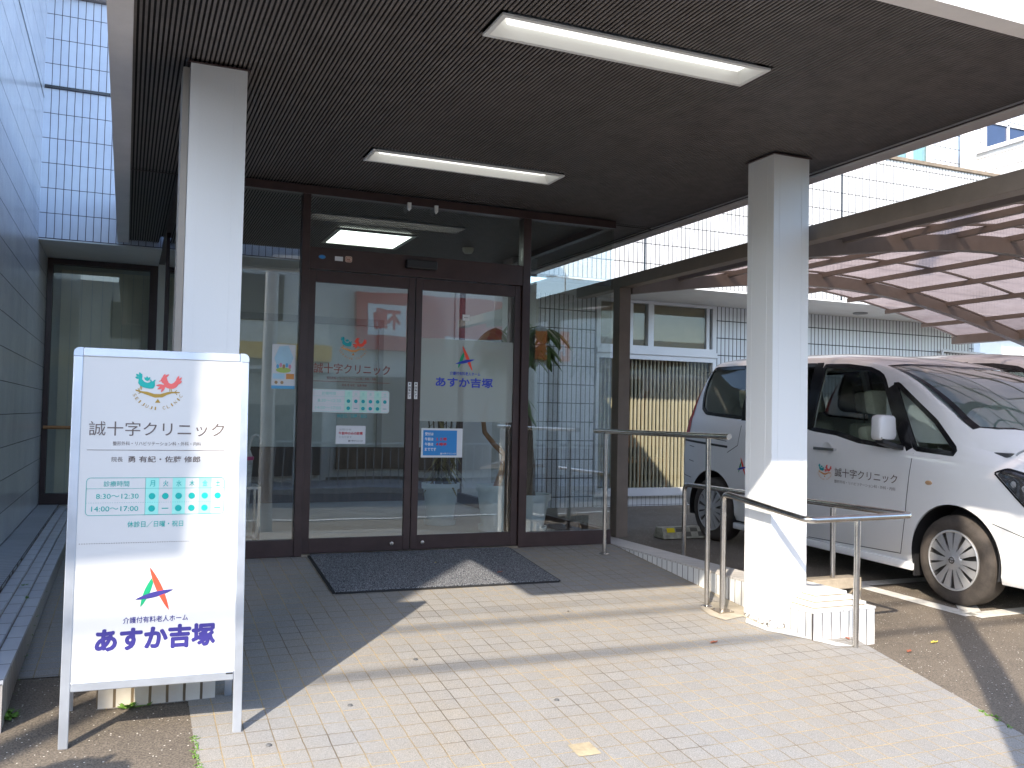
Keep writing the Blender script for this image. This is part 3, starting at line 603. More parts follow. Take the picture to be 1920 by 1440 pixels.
m = MB().box(X1-.012, X1, Y0, YU-.01, ZC-.006, ZC-.001).box(X0, X1-.02, 6.522, 6.533, ZC-.004, ZC); C_('edge_trim', m, M['bronze'])
def pillar(x0, x1, y0, y1, zb):
    m = MB().box(x0, x1, y0, y1, zb, ZC-.006)
    # vertical cover strips
    for a in (.045, (x1-x0)-.055): m.box(x0+a-.0015, x0+a+.0015, y0-.0015, y0-.0002, zb+.02, ZC-.006)
    for a in (.06, .20): m.box(x0-.0015, x0-.0002, y0+a-.0015, y0+a+.0015, zb+.02, ZC-.006)
    o = C_('pillar', m, M['pil'], bevel=.0)
    t = MB().box(x0-.012, x1+.012, y0-.012, y1+.012, ZC-.0055, ZC-.0005); mesh_obj('collar', t, M['bronze'], o)
    return o
N = NT('pillar_paint'); b = bsdf(N, (.78, .79, .79), .42)
gg = N.n('NewGeometry'); sp = N.n('SeparateXYZ'); N.l(gg.outputs['Position'], sp.inputs[0])
nz = N.n('TexNoise', i_Scale=55., i_Detail=6., i_Roughness=.75); N.l(gg.outputs['Position'], nz.inputs['Vector'])
hm = N.n('MapRange'); hm.inputs['From Min'].default_value = -.19; hm.inputs['From Max'].default_value = -.10; hm.inputs['To Min'].default_value = .50; hm.inputs['To Max'].default_value = .75; N.l(sp.outputs['Z'], hm.inputs['Value'])
gt = N.n('Math', operation='GREATER_THAN'); N.l(nz.outputs[0], gt.inputs[0]); N.l(hm.outputs[0], gt.inputs[1])
mx = N.n('Mix', data_type='RGBA'); mx.inputs[6].default_value = (.78, .79, .79, 1); mx.inputs[7].default_value = (.10, .09, .08, 1); N.l(gt.outputs[0], mx.inputs[0])
N.l(mx.outputs[2], b.inputs['Base Color']); n2 = N.n('TexNoise', i_Scale=140., i_Detail=2.); N.l(gg.outputs['Position'], n2.inputs['Vector'])
bp = N.n('Bump', i_Strength=.12, i_Distance=.002); N.l(n2.outputs[0], bp.inputs['Height']); N.l(bp.outputs[0], b.inputs['Normal']); N.l(b.outputs[0], N.out.inputs[0]); M['pil'] = N.m
pillar(.228, .480, 4.37, 4.62, -.30); pillar(3.52, 3.785, 4.315, 4.56, -.30)
m = MB().box(.196, .226, 4.40, 4.58, -.28, ZC-.02); C_('drain_duct', m, mat('stained_duct', (.36, .33, .29), .6, var=.15, scale=4, stretch=(1, 1, .2)))
# recessed lights
def light(i, a, b, c, d, label):
    t = thing('ceiling_light', label, 'ceiling light', ((a+b)/2, (c+d)/2, ZC), 'recessed lights in the canopy ceiling')
    e = .022; z = ZC-.006
    m = MB().box(a, b, c, c+e, z, z+.01).box(a, b, d-e, d, z, z+.01).box(a, a+e, c+e, d-e, z, z+.01).box(b-e, b, c+e, d-e, z, z+.01)
    mesh_obj('trim_frame', m, M['white_paint'], t)
    ai, bi, ci, di = a+e, b-e, c+e, d-e; zt = ZC+.07; sl = .045
    m = MB(); v = [(ai, ci, z), (bi, ci, z), (bi, di, z), (ai, di, z), (ai+sl, ci+sl, zt), (bi-sl, ci+sl, zt), (bi-sl, di-sl, zt), (ai+sl, di-sl, zt)]
    m.add(v, [(0, 1, 5, 4), (1, 2, 6, 5), (2, 3, 7, 6), (3, 0, 4, 7), (4, 5, 6, 7)])
    mesh_obj('reflector', m, mat('light_reflector', (.8, .8, .78), .5, var=.02), t)
    ym = (c+d)/2; m = MB().box(ai+.05, bi-.05, ym-.038, ym+.038, zt-.046, zt-.004)
    mesh_obj('tube_cover', m, emit('lamp_glow', (1, 1, .93), .50), t, bevel=.012)
light(0, *LIGHTS[0], 'long recessed strip light nearest the viewer, lit white'); light(1, *LIGHTS[1], 'long recessed strip light above the doormat, lit white')
# pedestals
def stepped(x0, x1, y0, y1, yb, label, name='tiled_pedestal'):
    t = thing(name, label, 'tiled base', ((x0+x1)/2, (y0+y1)/2, zr(y0)))
    m = MB().box(x0, x1, y0+.0001, y0+.012, -.34, -.084); mesh_obj('front_tiles', m, M['tile_kerb_x'] if x0 > 2 else M['tile_kerb_xl'], t)
    mesh_obj('side_tiles', MB().box(x0+.0005, x0+.013, y0+.012, y1, -.34, -.084), M['tile_kerb_y'], t); mesh_obj('side_tiles', MB().box(x1-.013, x1-.0005, y0+.012, y1, -.34, -.084), M['tile_kerb_y'], t)
    m = MB().box(x0+.013, x1-.013, y0+.012, y1, -.34, -.11); mesh_obj('core', m, M['concrete'], t)
    for i, (ins, z0, z1) in enumerate(((-.004, -.084, -.068), (.035, -.060, -.044), (.075, -.036, -.018), (.115, -.010, .006))):
        mesh_obj('step_tile', MB().box(x0+ins, x1-ins*.9, y0+ins, y1, z0, z1), M['white_step'], t, bevel=.003)
        if i: mesh_obj('mortar_bed', MB().box(x0+ins+.008, x1-ins*.9-.008, y0+ins+.008, y1, z0-.018, z0-.001), M['concrete'], t)
M['tile_kerb_xl'] = tile('tile_kerb_front_left', 'xz', .068, .6, .006, (.07, .4), c1=(.78, .73, .64), c2=(.66, .62, .56), cm=(.16, .12, .08), rough=.5, stain=.5, scol=(.6, .42, .18))
M['white_step'] = tile('tile_steps', 'xy', .23, .5, .002, (-3.62, .2), c1=(.80, .79, .76), c2=(.74, .73, .70), cm=(.4, .36, .3), rough=.5, stain=.35, scol=(.5, .45, .35))
stepped(3.63, 4.09, 4.078, 4.60, None, 'white tiled stepped base beside the right pillar, with steel rail around it')
stepped(-.07, .395, 4.11, 4.362, None, 'stained white tiled base behind the clinic sign stand')
# kerb between ramp and car park
t = thing('tiled_kerb', 'low white tiled kerb wall along the right side of the ramp', 'kerb', (3.73, 5.6, 0))
mesh_obj('inner_tiles', MB().box(3.632, 3.645, 4.605, 7.3, -.34, -.013), M['tile_kerb_y'], t)
mesh_obj('outer_tiles', MB().box(3.822, 3.835, 4.605, 7.3, -.34, -.013), M['tile_kerb_y'], t)
mesh_obj('top_tiles', MB().box(3.629, 3.838, 4.602, 7.3, -.0125, .0), M['tile_kerb_top'], t)
mesh_obj('core', MB().box(3.646, 3.821, 4.605, 7.3, -.34, -.014), M['concrete'], t)
# left low stepped wall
t = thing('low_stepped_wall', 'low grey tiled ledge with long steps along the left wall', 'low wall', (-.6, 7, 0))
YE = 3.98
mesh_obj('outer_tiles', MB().box(-.41, -.398, YE, 10.44, -.6, -.062), M['tile_low_y'], t)
mesh_obj('core', MB().box(-.785, -.411, YE, 10.44, -.6, -.07), M['concrete'], t)
for xa, xb, z in ((-.462, -.396, -.048), (-.528, -.466, -.030), (-.592, -.532, -.012)): mesh_obj('step_tile', MB().box(xa, xb, YE, 10.44, z-.018, z), M['tile_ledge'], t)
mesh_obj('ledge_tiles', MB().box(-.785, -.597, YE, 10.44, -.012, .006), M['tile_rib'], t)

# ------------------------------------------------------------------ glazed entrance screen
YF = 6.42
es = thing('entrance_screen', 'bronze framed glass entrance screen with a pair of sliding doors', 'glass entrance', (2, YF, 0))
def E_(name, mb, mt, **kw): return mesh_obj(name, mb, mt, es, **kw)
def fbox(*a): return MB().box(*a)
f = MB()
f.box(.28, 3.62, YF-.035, YF+.055, 2.548, 2.6075)                       # head
f.box(.28, .35, YF-.034, YF+.054, 0, 2.547)                               # left corner post
f.box(1.105, 1.160, YF-.034, YF+.064, 0, 2.547)                           # door jamb left
f.box(2.805, 2.868, YF-.034, YF+.064, 0, 2.547)                           # mullion right
f.box(1.161, 2.804, YF-.030, YF+.10, 2.02, 2.175)                        # transom
f.box(.351, 1.104, YF-.028, YF+.03, 0, .118); f.box(2.869, 3.62, YF-.028, YF+.03, 0, .112)
f.box(2.74, 2.804, YF+.05, YF+.11, 0.0, 2.019)
f.box(.28, .34, YF+.056, 10.30, 2.55, 2.607); f.box(3.56, 3.619, YF+.056, 8.95, 2.55, 2.607)
f.box(.285, .345, YF+.056, 10.3, 0, .11); f.box(3.565, 3.62, YF+.056, 9.9, 0, .11)
for y in (8.2, 9.9): f.box(3.565, 3.62, y, y+.06, .111, 2.549)
f.box(.285, .345, 8.4, 8.46, .111, 2.549)
E_('frame', f, M['bronze'], bevel=.002)
E_('side_glass', MB().box(.352, 1.103, YF-.004, YF+.002, .119, 2.547), M['glass'])
E_('side_glass', MB().box(2.869, 3.618, YF-.004, YF+.002, .113, 2.547), M['glass'])
E_('transom_glass', MB().box(1.161, 2.804, YF-.004, YF+.002, 2.176, 2.547), M['glass'])
E_('return_glass', MB().box(3.600, 3.606, YF+.004, 8.95, .112, 2.549), M['glass'])
E_('return_glass', MB().box(.300, .306, YF+.057, 8.39, .112, 2.549), M['glass_clear'])
E_('door_sensor', MB().box(1.855, 2.09, YF-.085, YF-.031, 2.075, 2.14), M['black_plastic'], bevel=.008)
E_('threshold', MB().box(1.161, 2.804, YF-.03, YF+.10, -.02, .012), M['steel_plate'])
def door(x0, x1, yd, name='sliding_door'):
    f = MB().box(x0, x0+.05, yd, yd+.035, .015, 2.015).box(x1-.05, x1, yd, yd+.035, .015, 2.015).box(x0+.051, x1-.051, yd+.001, yd+.034, 1.93, 2.014).box(x0+.051, x1-.051, yd+.001, yd+.034, .016, .118)
    d = E_(name, f, M['bronze'], bevel=.0015)
    mesh_obj('glass', MB().box(x0+.051, x1-.051, yd+.014, yd+.020, .119, 1.929), M['glass'], d)
    return d
dL = door(1.162, 1.945, YF-.012); dR = door(1.952, 2.80, YF-.012)
for d, x in ((dL, 1.808), (dR, 2.040)):
    o = mesh_obj('lock', MB().lathe([(.0, -.016), (.014, -.014), (.019, -.006), (.019, .0)], (0, 0, 0), 'z', 20), M['steel'], d, smooth=True)
    for v in o.data.vertices: v.co = Vector((x+v.co.x, YF-.012+v.co.z, .066+v.co.y))
# lettering on the glass, left door
gy = YF-.0125+.013
PL = Plane2((0, gy, 0), (1, 0, 0), (0, 0, 1))
def inks(n): return [MB() for _ in range(n)]
te, co, oc, br, tl, pp, dt = inks(7)
et = MB(); emblem(PL, (te, co, oc), 1.495, 1.478, .19, True, et); mesh_obj('lettering', et, mat('ink_amber', (.7, .30, .08), .5), dL)
PL.text(br, "誠十字クリニック", 1.215, 1.770, 1.285, 1.358, .004)
PL.text(br, "整形外科・リハビリテーション科・外科・内科", 1.31, 1.67, 1.243, 1.263); PL.line(br, [(1.215, 1.228), (1.77, 1.228)], .003)
PL.text(br, "院長 勇 有紀・佐藤 修郎", 1.42, 1.60, 1.196, 1.214)
PL.poly(pp, rrect(1.205, 1.77, 1.008, 1.172, .018), .0002)
hours_table(PL, 1.212, 1.764, 1.014, 1.167, tl, dt, te)
cy = MB(); PL.text(cy, "休診日／日曜・祝日", 1.39, 1.605, .970, .998, .008)
for nm, mb, mt in (('lettering', br, DREDINK), ('emblem', te, CYAN), ('emblem', co, RED), ('emblem', oc, mat('ink_amber', (.7, .30, .08), .5)), ('hours_panel', pp, PAPER), ('hours_panel', tl, TEAL_L), ('hours_panel', dt, mat('ink_mint', (.50, .78, .68), .5)), ('lettering', cy, CYAN)): mesh_obj(nm, mb, mt, dL)
# right door
rd, gr, bl, wh, fm = inks(5)
a_mark(PL, (rd, gr, bl), 2.352, 1.437, .185)
PL.text(bl, "介護付有料老人ホーム", 2.232, 2.478, 1.306, 1.334, .02); PL.text(bl, "あすか吉塚", 2.122, 2.582, 1.215, 1.290, .035)
PL.poly(fm, [(2.003, .957), (2.747, .957), (2.747, 1.575), (2.003, 1.575)], .0002)
for nm, mb, mt in (('emblem', rd, RED), ('emblem', gr, GREEN), ('lettering', bl, BBLUE), ('frosted_band', fm, M['film'])): mesh_obj(nm, mb, mt, dR)
for dd, x in ((dL, 1.918), (dR, 1.966)):
    PS = Plane2((0, YF-.0125, 0), (1, 0, 0), (0, 0, 1)); w1, k1 = MB(), MB()
    PS.rect(w1, x-.013, x+.013, 1.118, 1.242, .001); PS.text(k1, "自動ドア", x-.008, x+.008, 1.125, 1.215, .01, .0016, True); PS.disc(k1, x, 1.228, .006, .0016)
    mesh_obj('door_sticker', w1, WHITE, dd); mesh_obj('door_sticker', k1, BLACK, dd)
# notices stuck on the glass (things of their own)
def notice(name, label, cat, x0, x1, z0, z1, draw, group=None, y=None):
    t = thing(name, label, cat, ((x0+x1)/2, y or gy, (z0+z1)/2), group); draw(t, Plane2((0, (y or gy)-.001, 0), (1, 0, 0), (0, 0, 1)), x0, x1, z0, z1); return t
def d_blue(t, P, a, b, c, d):
    base, bl2, w2, r2 = inks(4); P.rect(base, a, b, c, d, .0008); P.rect(bl2, a+.015, b-.045, c+.015, d-.015, .0014)
    for i, s_ in enumerate(("受付は", "午前は", "午後は", "までです")): P.text(w2, s_, a+.028, a+.028+.031*len(s_)*.72, d-.055-i*.038, d-.030-i*.038, .03, .002)
    P.text(r2, "１２時", a+.115, a+.20, d-.093, d-.068, .05, .002); P.text(r2, "４時半", a+.115, a+.20, d-.131, d-.106, .05, .002)
    P.text(w2, "誠十字クリニック", a+.15, b-.052, c+.022, c+.036, .02, .002)
    mesh_obj('sheet', base, PAPER, t); mesh_obj('print', bl2, BLUE, t); mesh_obj('lettering', w2, WHITE, t); mesh_obj('lettering', r2, CREDINK, t)
notice('notice', 'blue and white reception hours notice on the right door', 'notice', 2.02, 2.345, .688, .905, d_blue)
def d_white(t, P, a, b, c, d):
    base, r2, g2, k2 = inks(4); P.rect(base, a, b, c, d, .0008)
    P.text(g2, "お知らせ", a+.025, a+.11, d-.035, d-.02, .0, .0014); P.text(r2, "午前中のみの診察", a+.02, b-.02, d-.066, d-.043, .03, .0014); P.text(g2, "となります", a+.025, a+.115, d-.088, d-.073, .0, .0014); P.text(k2, "誠十字クリニック", a+.09, b-.02, c+.015, c+.028, .02, .0014)
    mesh_obj('sheet', base, PAPER, t); mesh_obj('lettering', r2, CREDINK, t); mesh_obj('lettering', g2, ink('grey', (.3, .3, .3)), t); mesh_obj('lettering', k2, BLACK, t)
notice('notice', 'small white notice with one red line on the left door, under the hours panel', 'notice', 1.385, 1.60, .785, .915, d_white)
def d_tag(t, P, a, b, c, d):
    base, k = inks(2); P.rect(base, a, b, c, d, .0008); P.line(k, [(a+.01, (c+d)/2), (b-.01, (c+d)/2)], .003, .0014); mesh_obj('sheet', base, WHITE, t); mesh_obj('print', k, BLACK, t)
notice('glass_label', 'tiny white label high on the right door glass', 'label', 2.325, 2.382, 1.722, 1.768, d_tag)
def d_poster(t, P, a, b, c, d):
    base, sk, gr2, b2, y2, p2, br2 = inks(7); P.rect(base, a, b, c, d, .0008); w_ = b-a; h_ = d-c
    P.poly(sk, [(a+.1*w_, c+.68*h_), (a+.3*w_, c+.95*h_), (a+.7*w_, c+.97*h_), (a+.92*w_, c+.7*h_), (a+.8*w_, c+.55*h_), (a+.2*w_, c+.55*h_)], .0014)
    P.disc(gr2, a+.5*w_, c+.42*h_, .32*w_, .0018, ry=.06*h_)
    for i in range(5): P.disc((b2, p2, br2)[i % 3], a+(.25+.13*i)*w_, c+(.50+.03*(i % 2))*h_, .06*w_, .0022, ry=.05*h_)
    P.rect(b2, a, b, c, c+.07*h_, .0018); P.rect(y2, a+.62*w_, b-.04*w_, c+.22*h_, c+.34*h_, .0018); P.rect(sk, a+.05*w_, a+.55*w_, c+.22*h_, c+.34*h_, .0018)
    for i in range(2): P.disc(br2, a+(.2+.25*i)*w_, c+.14*h_, .07*w_, .0022)
    for mb, mt in ((base, PAPER), (sk, mat('ink_sky', (.45, .68, .82), .5)), (gr2, mat('ink_lime', (.45, .6, .15), .5)), (b2, mat('ink_light_blue', (.12, .42, .7), .5)), (y2, mat('ink_amber', (.7, .3, .08), .5)), (p2, mat('ink_pink', (.7, .3, .4), .5)), (br2, mat('ink_tan', (.4, .25, .12), .5))): mesh_obj('sheet' if mb is base else 'print', mb, mt, t)
notice('poster', 'pale blue illustrated poster on the glass left of the doors', 'poster', .925, 1.085, 1.165, 1.475, d_poster, y=YF-.0045)
def d_round(t, P, a, b, c, d):
    m = MB(); P.disc(m, (a+b)/2, (c+d)/2, (b-a)/2, .001, ry=(d-c)/2); mesh_obj('sheet', m, mat('ink_steel_blue', (.06, .2, .42), .4), t); m = MB(); P.disc(m, (a+b)/2, (c+d)/2, (b-a)*.36, .0015, ry=(d-c)*.3); mesh_obj('print', m, BLUE, t)
notice('sticker', 'oval blue sticker on the bronze transom', 'sticker', 1.222, 1.272, 2.092, 2.122, d_round, y=YF-.030)
def d_sq(t, P, a, b, c, d): m = MB(); P.rect(m, a, b, c, d, .001); mesh_obj('sheet', m, PAPER, t)
notice('sticker', 'plain white rectangular sticker on the bronze transom', 'sticker', 1.338, 1.396, 2.088, 2.120, d_sq, y=YF-.030)
def d_cat(t, P, a, b, c, d):
    m = MB(); P.poly(m, rrect(a, b, c, d, .012), .001); mesh_obj('sheet', m, mat('ink_peach', (.62, .45, .36), .5), t); m = MB(); P.line(m, rrect(a+.006, b-.006, c+.006, d-.006, .01), .003, .0015); P.text(m, "ee", a+.014, b-.014, c+.012, d-.016, .03, .0015); mesh_obj('print', m, DREDINK, t)
notice('sticker', 'rounded peach sticker with red print on the bronze transom', 'sticker', 1.412, 1.462, 2.084, 2.128, d_cat, y=YF-.030)
for i, (x, lb) in enumerate(((1.872, 'left one of two small white sensors fixed above the doors'), (2.080, 'right one of two small white sensors fixed above the doors'))):
    m = MB().box(x-.013, x+.013, 6.36, 6.3845, 2.515, 2.56); m.add([(x-.013, 6.36, 2.515), (x+.013, 6.36, 2.515), (x+.013, 6.3845, 2.515), (x-.013, 6.3845, 2.515), (x, 6.372, 2.495)], [(0, 1, 4), (1, 2, 4), (2, 3, 4), (3, 0, 4)])
    single('ceiling_sensor', m, M['white_paint'], lb, 'sensor', 'white sensors above the doors')

# ------------------------------------------------------------------ vestibule interior
m = MB().box(.28, 3.62, YF+.11, 10.3, -.03, -.002); struct('vestibule_floor', m, M['floor_in'])
iw = thing('vestibule_back_wall', 'pale inner wall with sliding doors seen through the entrance glass', 'inner wall', (2, 10.3, 0))
mesh_obj('wall', MB().box(.28, .95, 10.3, 10.4, 0, 2.6).box(2.75, 3.62, 10.3, 10.4, 0, 2.6).box(.95, 2.75, 10.3, 10.4, 2.1, 2.6), M['beige_wall'], iw)
f = MB().box(.95, 1.01, 10.27, 10.35, 0, 2.1).box(2.69, 2.75, 10.27, 10.35, 0, 2.1).box(1.81, 1.89, 10.27, 10.35, 0, 2.1).box(1.01, 2.69, 10.27, 10.35, 2.02, 2.1).box(1.01, 2.69, 10.27, 10.35, 0, .12)
mesh_obj('door_frame', f, mat('inner_door_frame', (.40, .40, .37), .5), iw)
mesh_obj('wainscot', MB().box(.30, 3.55, 10.22, 10.268, 0, .62), mat('dark_wood_wainscot', (.085, .055, .035), .5, var=.3, scale=3, stretch=(6, 1, 1)), iw); mesh_obj('frosted_glass', MB().box(1.01, 2.69, 10.30, 10.31, .12, 2.02), mat('frosted_glass_inner', (.66, .70, .67), .6), iw)
lp = thing('ceiling_panel_light', 'large square white light panel seen through the transom glass', 'ceiling light', (2, 8.1, ZC))
mesh_obj('panel', MB().box(1.67, 2.31, 7.76, 8.40, ZC-.012, ZC-.004), emit('panel_glow', (.84, .97, .92), 1.1), lp)
mesh_obj('trim_frame', MB().box(1.63, 2.35, 7.72, 7.759, ZC-.018, ZC-.001).box(1.63, 2.35, 8.401, 8.44, ZC-.018, ZC-.001).box(1.63, 1.669, 7.759, 8.401, ZC-.018, ZC-.001).box(2.311, 2.35, 7.759, 8.401, ZC-.018, ZC-.001), M['steel'], lp)
single('smoke_detector', MB().lathe([(0, -.05), (.035, -.05), (.05, -.035), (.055, -.012), (.055, 0)], (2.97, 8.09, ZC-.001), seg=24), mat('ivory_plastic', (.62, .60, .48), .5), 'round ivory smoke detector on the ceiling behind the transom', 'smoke detector', smooth=True)
def pot(x, y, r, h, label, group='pale blue plant pots inside the entrance'):
    t = thing('potted_plant', label, 'potted plant', (x, y, 0), group)
    pr = [(0, .02), (r*.72, .02), (r*.74, .05), (r*.95, h-.06), (r*.95, h-.05), (r*1.06, h-.05), (r*1.07, h), (r*.98, h), (r*.95, h-.03)]
    mesh_obj('pot', MB().lathe(pr, (x, y, 0), seg=40), M['pot'], t, smooth=True)
    mesh_obj('saucer', MB().lathe([(0, .0), (r*.86, 0), (r*.9, .05), (r*.86, .05), (r*.8, .018), (0, .018)], (x, y, 0), seg=40), M['pot'], t, smooth=True)
    mesh_obj('soil', MB().lathe([(0, h-.035), (r*.94, h-.035)], (x, y, 0), seg=30), M['soil'], t)
    return t
def leaf(mb, base, d, L, wd, droop):
    base = Vector(base); d = Vector(d).normalized(); side = d.cross(Vector((0, 0, 1)));
    if side.length < .1: side = Vector((1, 0, 0))
    side.normalize(); n = 6; pts = []
    for i in range(n+1):
        t = i/n; c = base+d*L*t+Vector((0, 0, -droop*L*t*t)); wv = math.sin(math.pi*min(1, t*.93+.05))**.8*wd/2
        pts.append((c-side*wv-Vector((0, 0, wv*.35)), c, c+side*wv-Vector((0, 0, wv*.35))))
    vs = [q for tr in pts for q in tr]
    mb.add(vs, [f for i in range(n) for f in ((i*3, i*3+1, i*3+4, i*3+3), (i*3+1, i*3+2, i*3+5, i*3+4))])
p1 = pot(2.70, 7.95, .165, .38, 'pale pot of dry leafy stems standing behind the right door')
sm, lf = MB(), MB()
for i in range(16):
    a = random.uniform(0, 6.28); rr = random.uniform(.02, .09); top = random.uniform(.42, .85); x, y = 2.70+rr*math.cos(a), 7.95+rr*math.sin(a)
    tip = (x+.10*math.cos(a)*random.random(), y+.1*math.sin(a)*random.random(), .35+top); sm.tube([(x, y, .33), ((x+tip[0])/2+.01, (y+tip[1])/2, .33+top*.5), tip], .006, 6)
    for k in range(5):
        z = .45+top*.8*k/5; q = random.uniform(0, 6.28); leaf(lf, (x+.01, y, z), (math.cos(q), math.sin(q), -.5), random.uniform(.10, .2), .03, .5)
mesh_obj('stems', sm, M['bark'], p1, smooth=True); mesh_obj('leaves', lf, M['leaf_y'], p1)
p2 = pot(3.03, 7.42, .165, .40, 'pale pot with a curved bare trunk behind the mullion right of the doors')
mesh_obj('trunk', MB().tube([(3.03, 7.42, .36), (3.10, 7.44, .52), (3.12, 7.44, .66), (3.02, 7.46, .76), (2.94, 7.48, .86), (2.92, 7.48, 1.0), (2.96, 7.48, 1.12)], [.03, .028, .026, .024, .022, .02, .012], 12), M['wood'], p2, smooth=True)
p3 = pot(3.28, 7.26, .185, .33, 'pale pot with a tall braided trunk and drooping green leaves behind the side glass')
tr = MB()
for k in range(4):
    tr.tube([(3.28-.12*z*z+.035*math.cos(k*1.57+z*5)*(1-.4*z), 7.26+.035*math.sin(k*1.57+z*5)*(1-.4*z), .28+z*1.18) for z in [i/14 for i in range(15)]], [.034-.018*i/14 for i in range(15)], 10)
mesh_obj('trunk', tr, M['bark'], p3, smooth=True)
lf, sm = MB(), MB(); rg = random.Random(3)
for k in range(20):
    a = rg.uniform(0, 6.28); el = rg.uniform(-.1, .9); L = rg.uniform(.14, .36); c0 = Vector((3.13, 7.28, 1.52+rg.uniform(-.02, .18)))
    c1 = c0+Vector((math.cos(a)*math.cos(el), math.sin(a)*math.cos(el), math.sin(el)*.9))*L; sm.tube([c0, (c0+c1)/2+Vector((0, 0, .04)), c1], .005, 5)
    for q in range(7):
        b2 = a+(q-3)*.75; leaf(lf, c1, (math.cos(b2), math.sin(b2), -.15), rg.uniform(.15, .24), .075, .75)
for k in range(5):
    a = rg.uniform(0, 6.28); c0 = Vector((3.19, 7.27, 1.05+.05*k))
    for q in range(3): leaf(lf, c0, (math.cos(a+q), math.sin(a+q), -.2), .17, .06, .9)
mesh_obj('stems', sm, M['leaf'], p3, smooth=True); mesh_obj('leaves', lf, M['leaf'], p3)
um = thing('umbrella_stand', 'slim steel umbrella stand inside the left side glass', 'umbrella stand', (.80, 6.9, 0))
f = MB()
for z in (.44, .05):
    f.box(.60, .925, 6.76, 6.78, z, z+.02).box(.60, .925, 7.02, 7.04, z, z+.02).box(.60, .62, 6.781, 7.019, z, z+.02).box(.905, .925, 6.781, 7.019, z, z+.02)
for x in (.60, .905):
    for y in (6.76, 7.02): f.box(x+.001, x+.019, y+.001, y+.019, 0, .4399)
mesh_obj('frame', f, M['steel'], um)
ub = thing('umbrella', 'furled clear umbrella with white crook handle and pink trim in the stand', 'umbrella', (.85, 6.9, .05))
mesh_obj('handle', MB().tube([(.842, 6.9, .70), (.856, 6.9, .78), (.872, 6.9, .815), (.895, 6.9, .83), (.918, 6.9, .82), (.93, 6.9, .79), (.925, 6.9, .765)], .011, 10), M['white_paint'], ub, smooth=True)
mesh_obj('canopy_cloth', MB().lathe([(.004, .0), (.018, .1), (.035, .45), (.045, .60), (.02, .66)], (.838, 6.9, .06), seg=12), mat('clear_vinyl', (.55, .56, .58), .2, var=.3, scale=20), ub)
mesh_obj('trim', MB().lathe([(.046, .585), (.05, .60), (.046, .612)], (.838, 6.9, .06), seg=12), mat('pink_trim', (.6, .08, .25), .5), ub)

# ------------------------------------------------------------------ doormat
m = MB(); z = .014; m4 = [(1.219, 6.395), (2.712, 6.365), (2.70, 5.465), (1.206, 5.49)]
m.prism([rp(x, y, .002) for x, y in m4], (0, 0, z))
dm = thing('doormat', 'large dark blue grey coarse doormat in front of the sliding doors', 'doormat', (1.96, 5.93, zr(5.93))); mesh_obj('pile', m, M['mat'], dm)
m = MB()
for (a, b) in zip(m4, m4[1:]+m4[:1]):
    L = math.hypot(b[0]-a[0], b[1]-a[1]); nx_, ny_ = (b[1]-a[1])/L*.016, -(b[0]-a[0])/L*.016
    m.prism([rp(a[0], a[1], .0015), rp(b[0], b[1], .0015), rp(b[0]-nx_, b[1]-ny_, .0015), rp(a[0]-nx_, a[1]-ny_, .0015)], (0, 0, .009))
mesh_obj('rubber_edge', m, M['rubber'], dm)

# ------------------------------------------------------------------ handrails
def bend(pts, r=.05, n=6):
    pts = [Vector(p) for p in pts]; out = [pts[0]]
    for i in range(1, len(pts)-1):
        a = (pts[i-1]-pts[i]).normalized(); b = (pts[i+1]-pts[i]).normalized(); q0 = pts[i]+a*r; q1 = pts[i]+b*r
        for k in range(n+1): t = k/n; out.append(q0*(1-t)**2+pts[i]*2*t*(1-t)+q1*t*t)
    return out+[pts[-1]]
hr = thing('handrail', 'straight stainless handrail on two posts running up to the entrance glass', 'handrail', (3.4, 5.5, 0))
mesh_obj('rail', MB().cyl((3.40, 4.57, .905), (3.40, 6.27, .905), .0185, seg=24), M['steel'], hr, smooth=True)
ec = mesh_obj('end_cap', MB().lathe([(.0, .0), (.018, 0), (.0195, .004), (.0195, .008)], (0, 0, 0), seg=24), M['steel'], hr)
for v in ec.data.vertices: v.co = Vector((3.40+v.co.x, 4.568-.004+v.co.z, .905+v.co.y))
for y in (4.78, 6.11):
    o = mesh_obj('post', MB().cyl((3.405, y, zr(y)), (3.402, y, .888), .0165, seg=20), M['steel'], hr, smooth=True)
    mesh_obj('base_flange', MB().lathe([(0, .006), (.028, .006), (.038, .001), (.038, -.006)], (3.405, y, zr(y)+.001), seg=24), M['steel'], o, smooth=True)
hb = thing('handrail', 'low stainless handrail looping around the tiled base beside the right pillar', 'handrail', (3.9, 4.6, 0))
yb = 3.93
rail = bend([(3.435, 4.66, zr(4.66)), (3.435, 4.66, .552), (3.462, yb, .466), (4.225, yb, .476), (4.16, 6.16, .486), (4.16, 6.16, -.24)], .055)
mesh_obj('rail', MB().tube(rail, .0185, 20), M['steel'], hb, smooth=True)
mesh_obj('post', MB().cyl((3.80, yb+.0, zr(yb)), (3.812, yb, .456), .0165, seg=20), M['steel'], hb, smooth=True)
mesh_obj('post', MB().cyl((4.205, 4.55, .012), (4.205, 4.55, .458), .0165, seg=20), M['steel'], hb, smooth=True)
mesh_obj('base_plate', MB().prism([rp(3.435+dx, 4.66+dy, .0045) for dx, dy in ((-.055, -.045), (.055, -.045), (.055, .045), (-.055, .045))], (0, 0, .005)), M['steel_plate'], hb)
bm_ = MB()
for dx, dy in ((-.04, -.03), (.04, -.03), (.04, .03), (-.04, .03)): x, y = 3.435+dx, 4.66+dy; bm_.cyl((x, y, zr(y)+.009), (x, y, zr(y)+.017), .006, seg=6)
mesh_obj('bolts', bm_, M['steel'], hb)
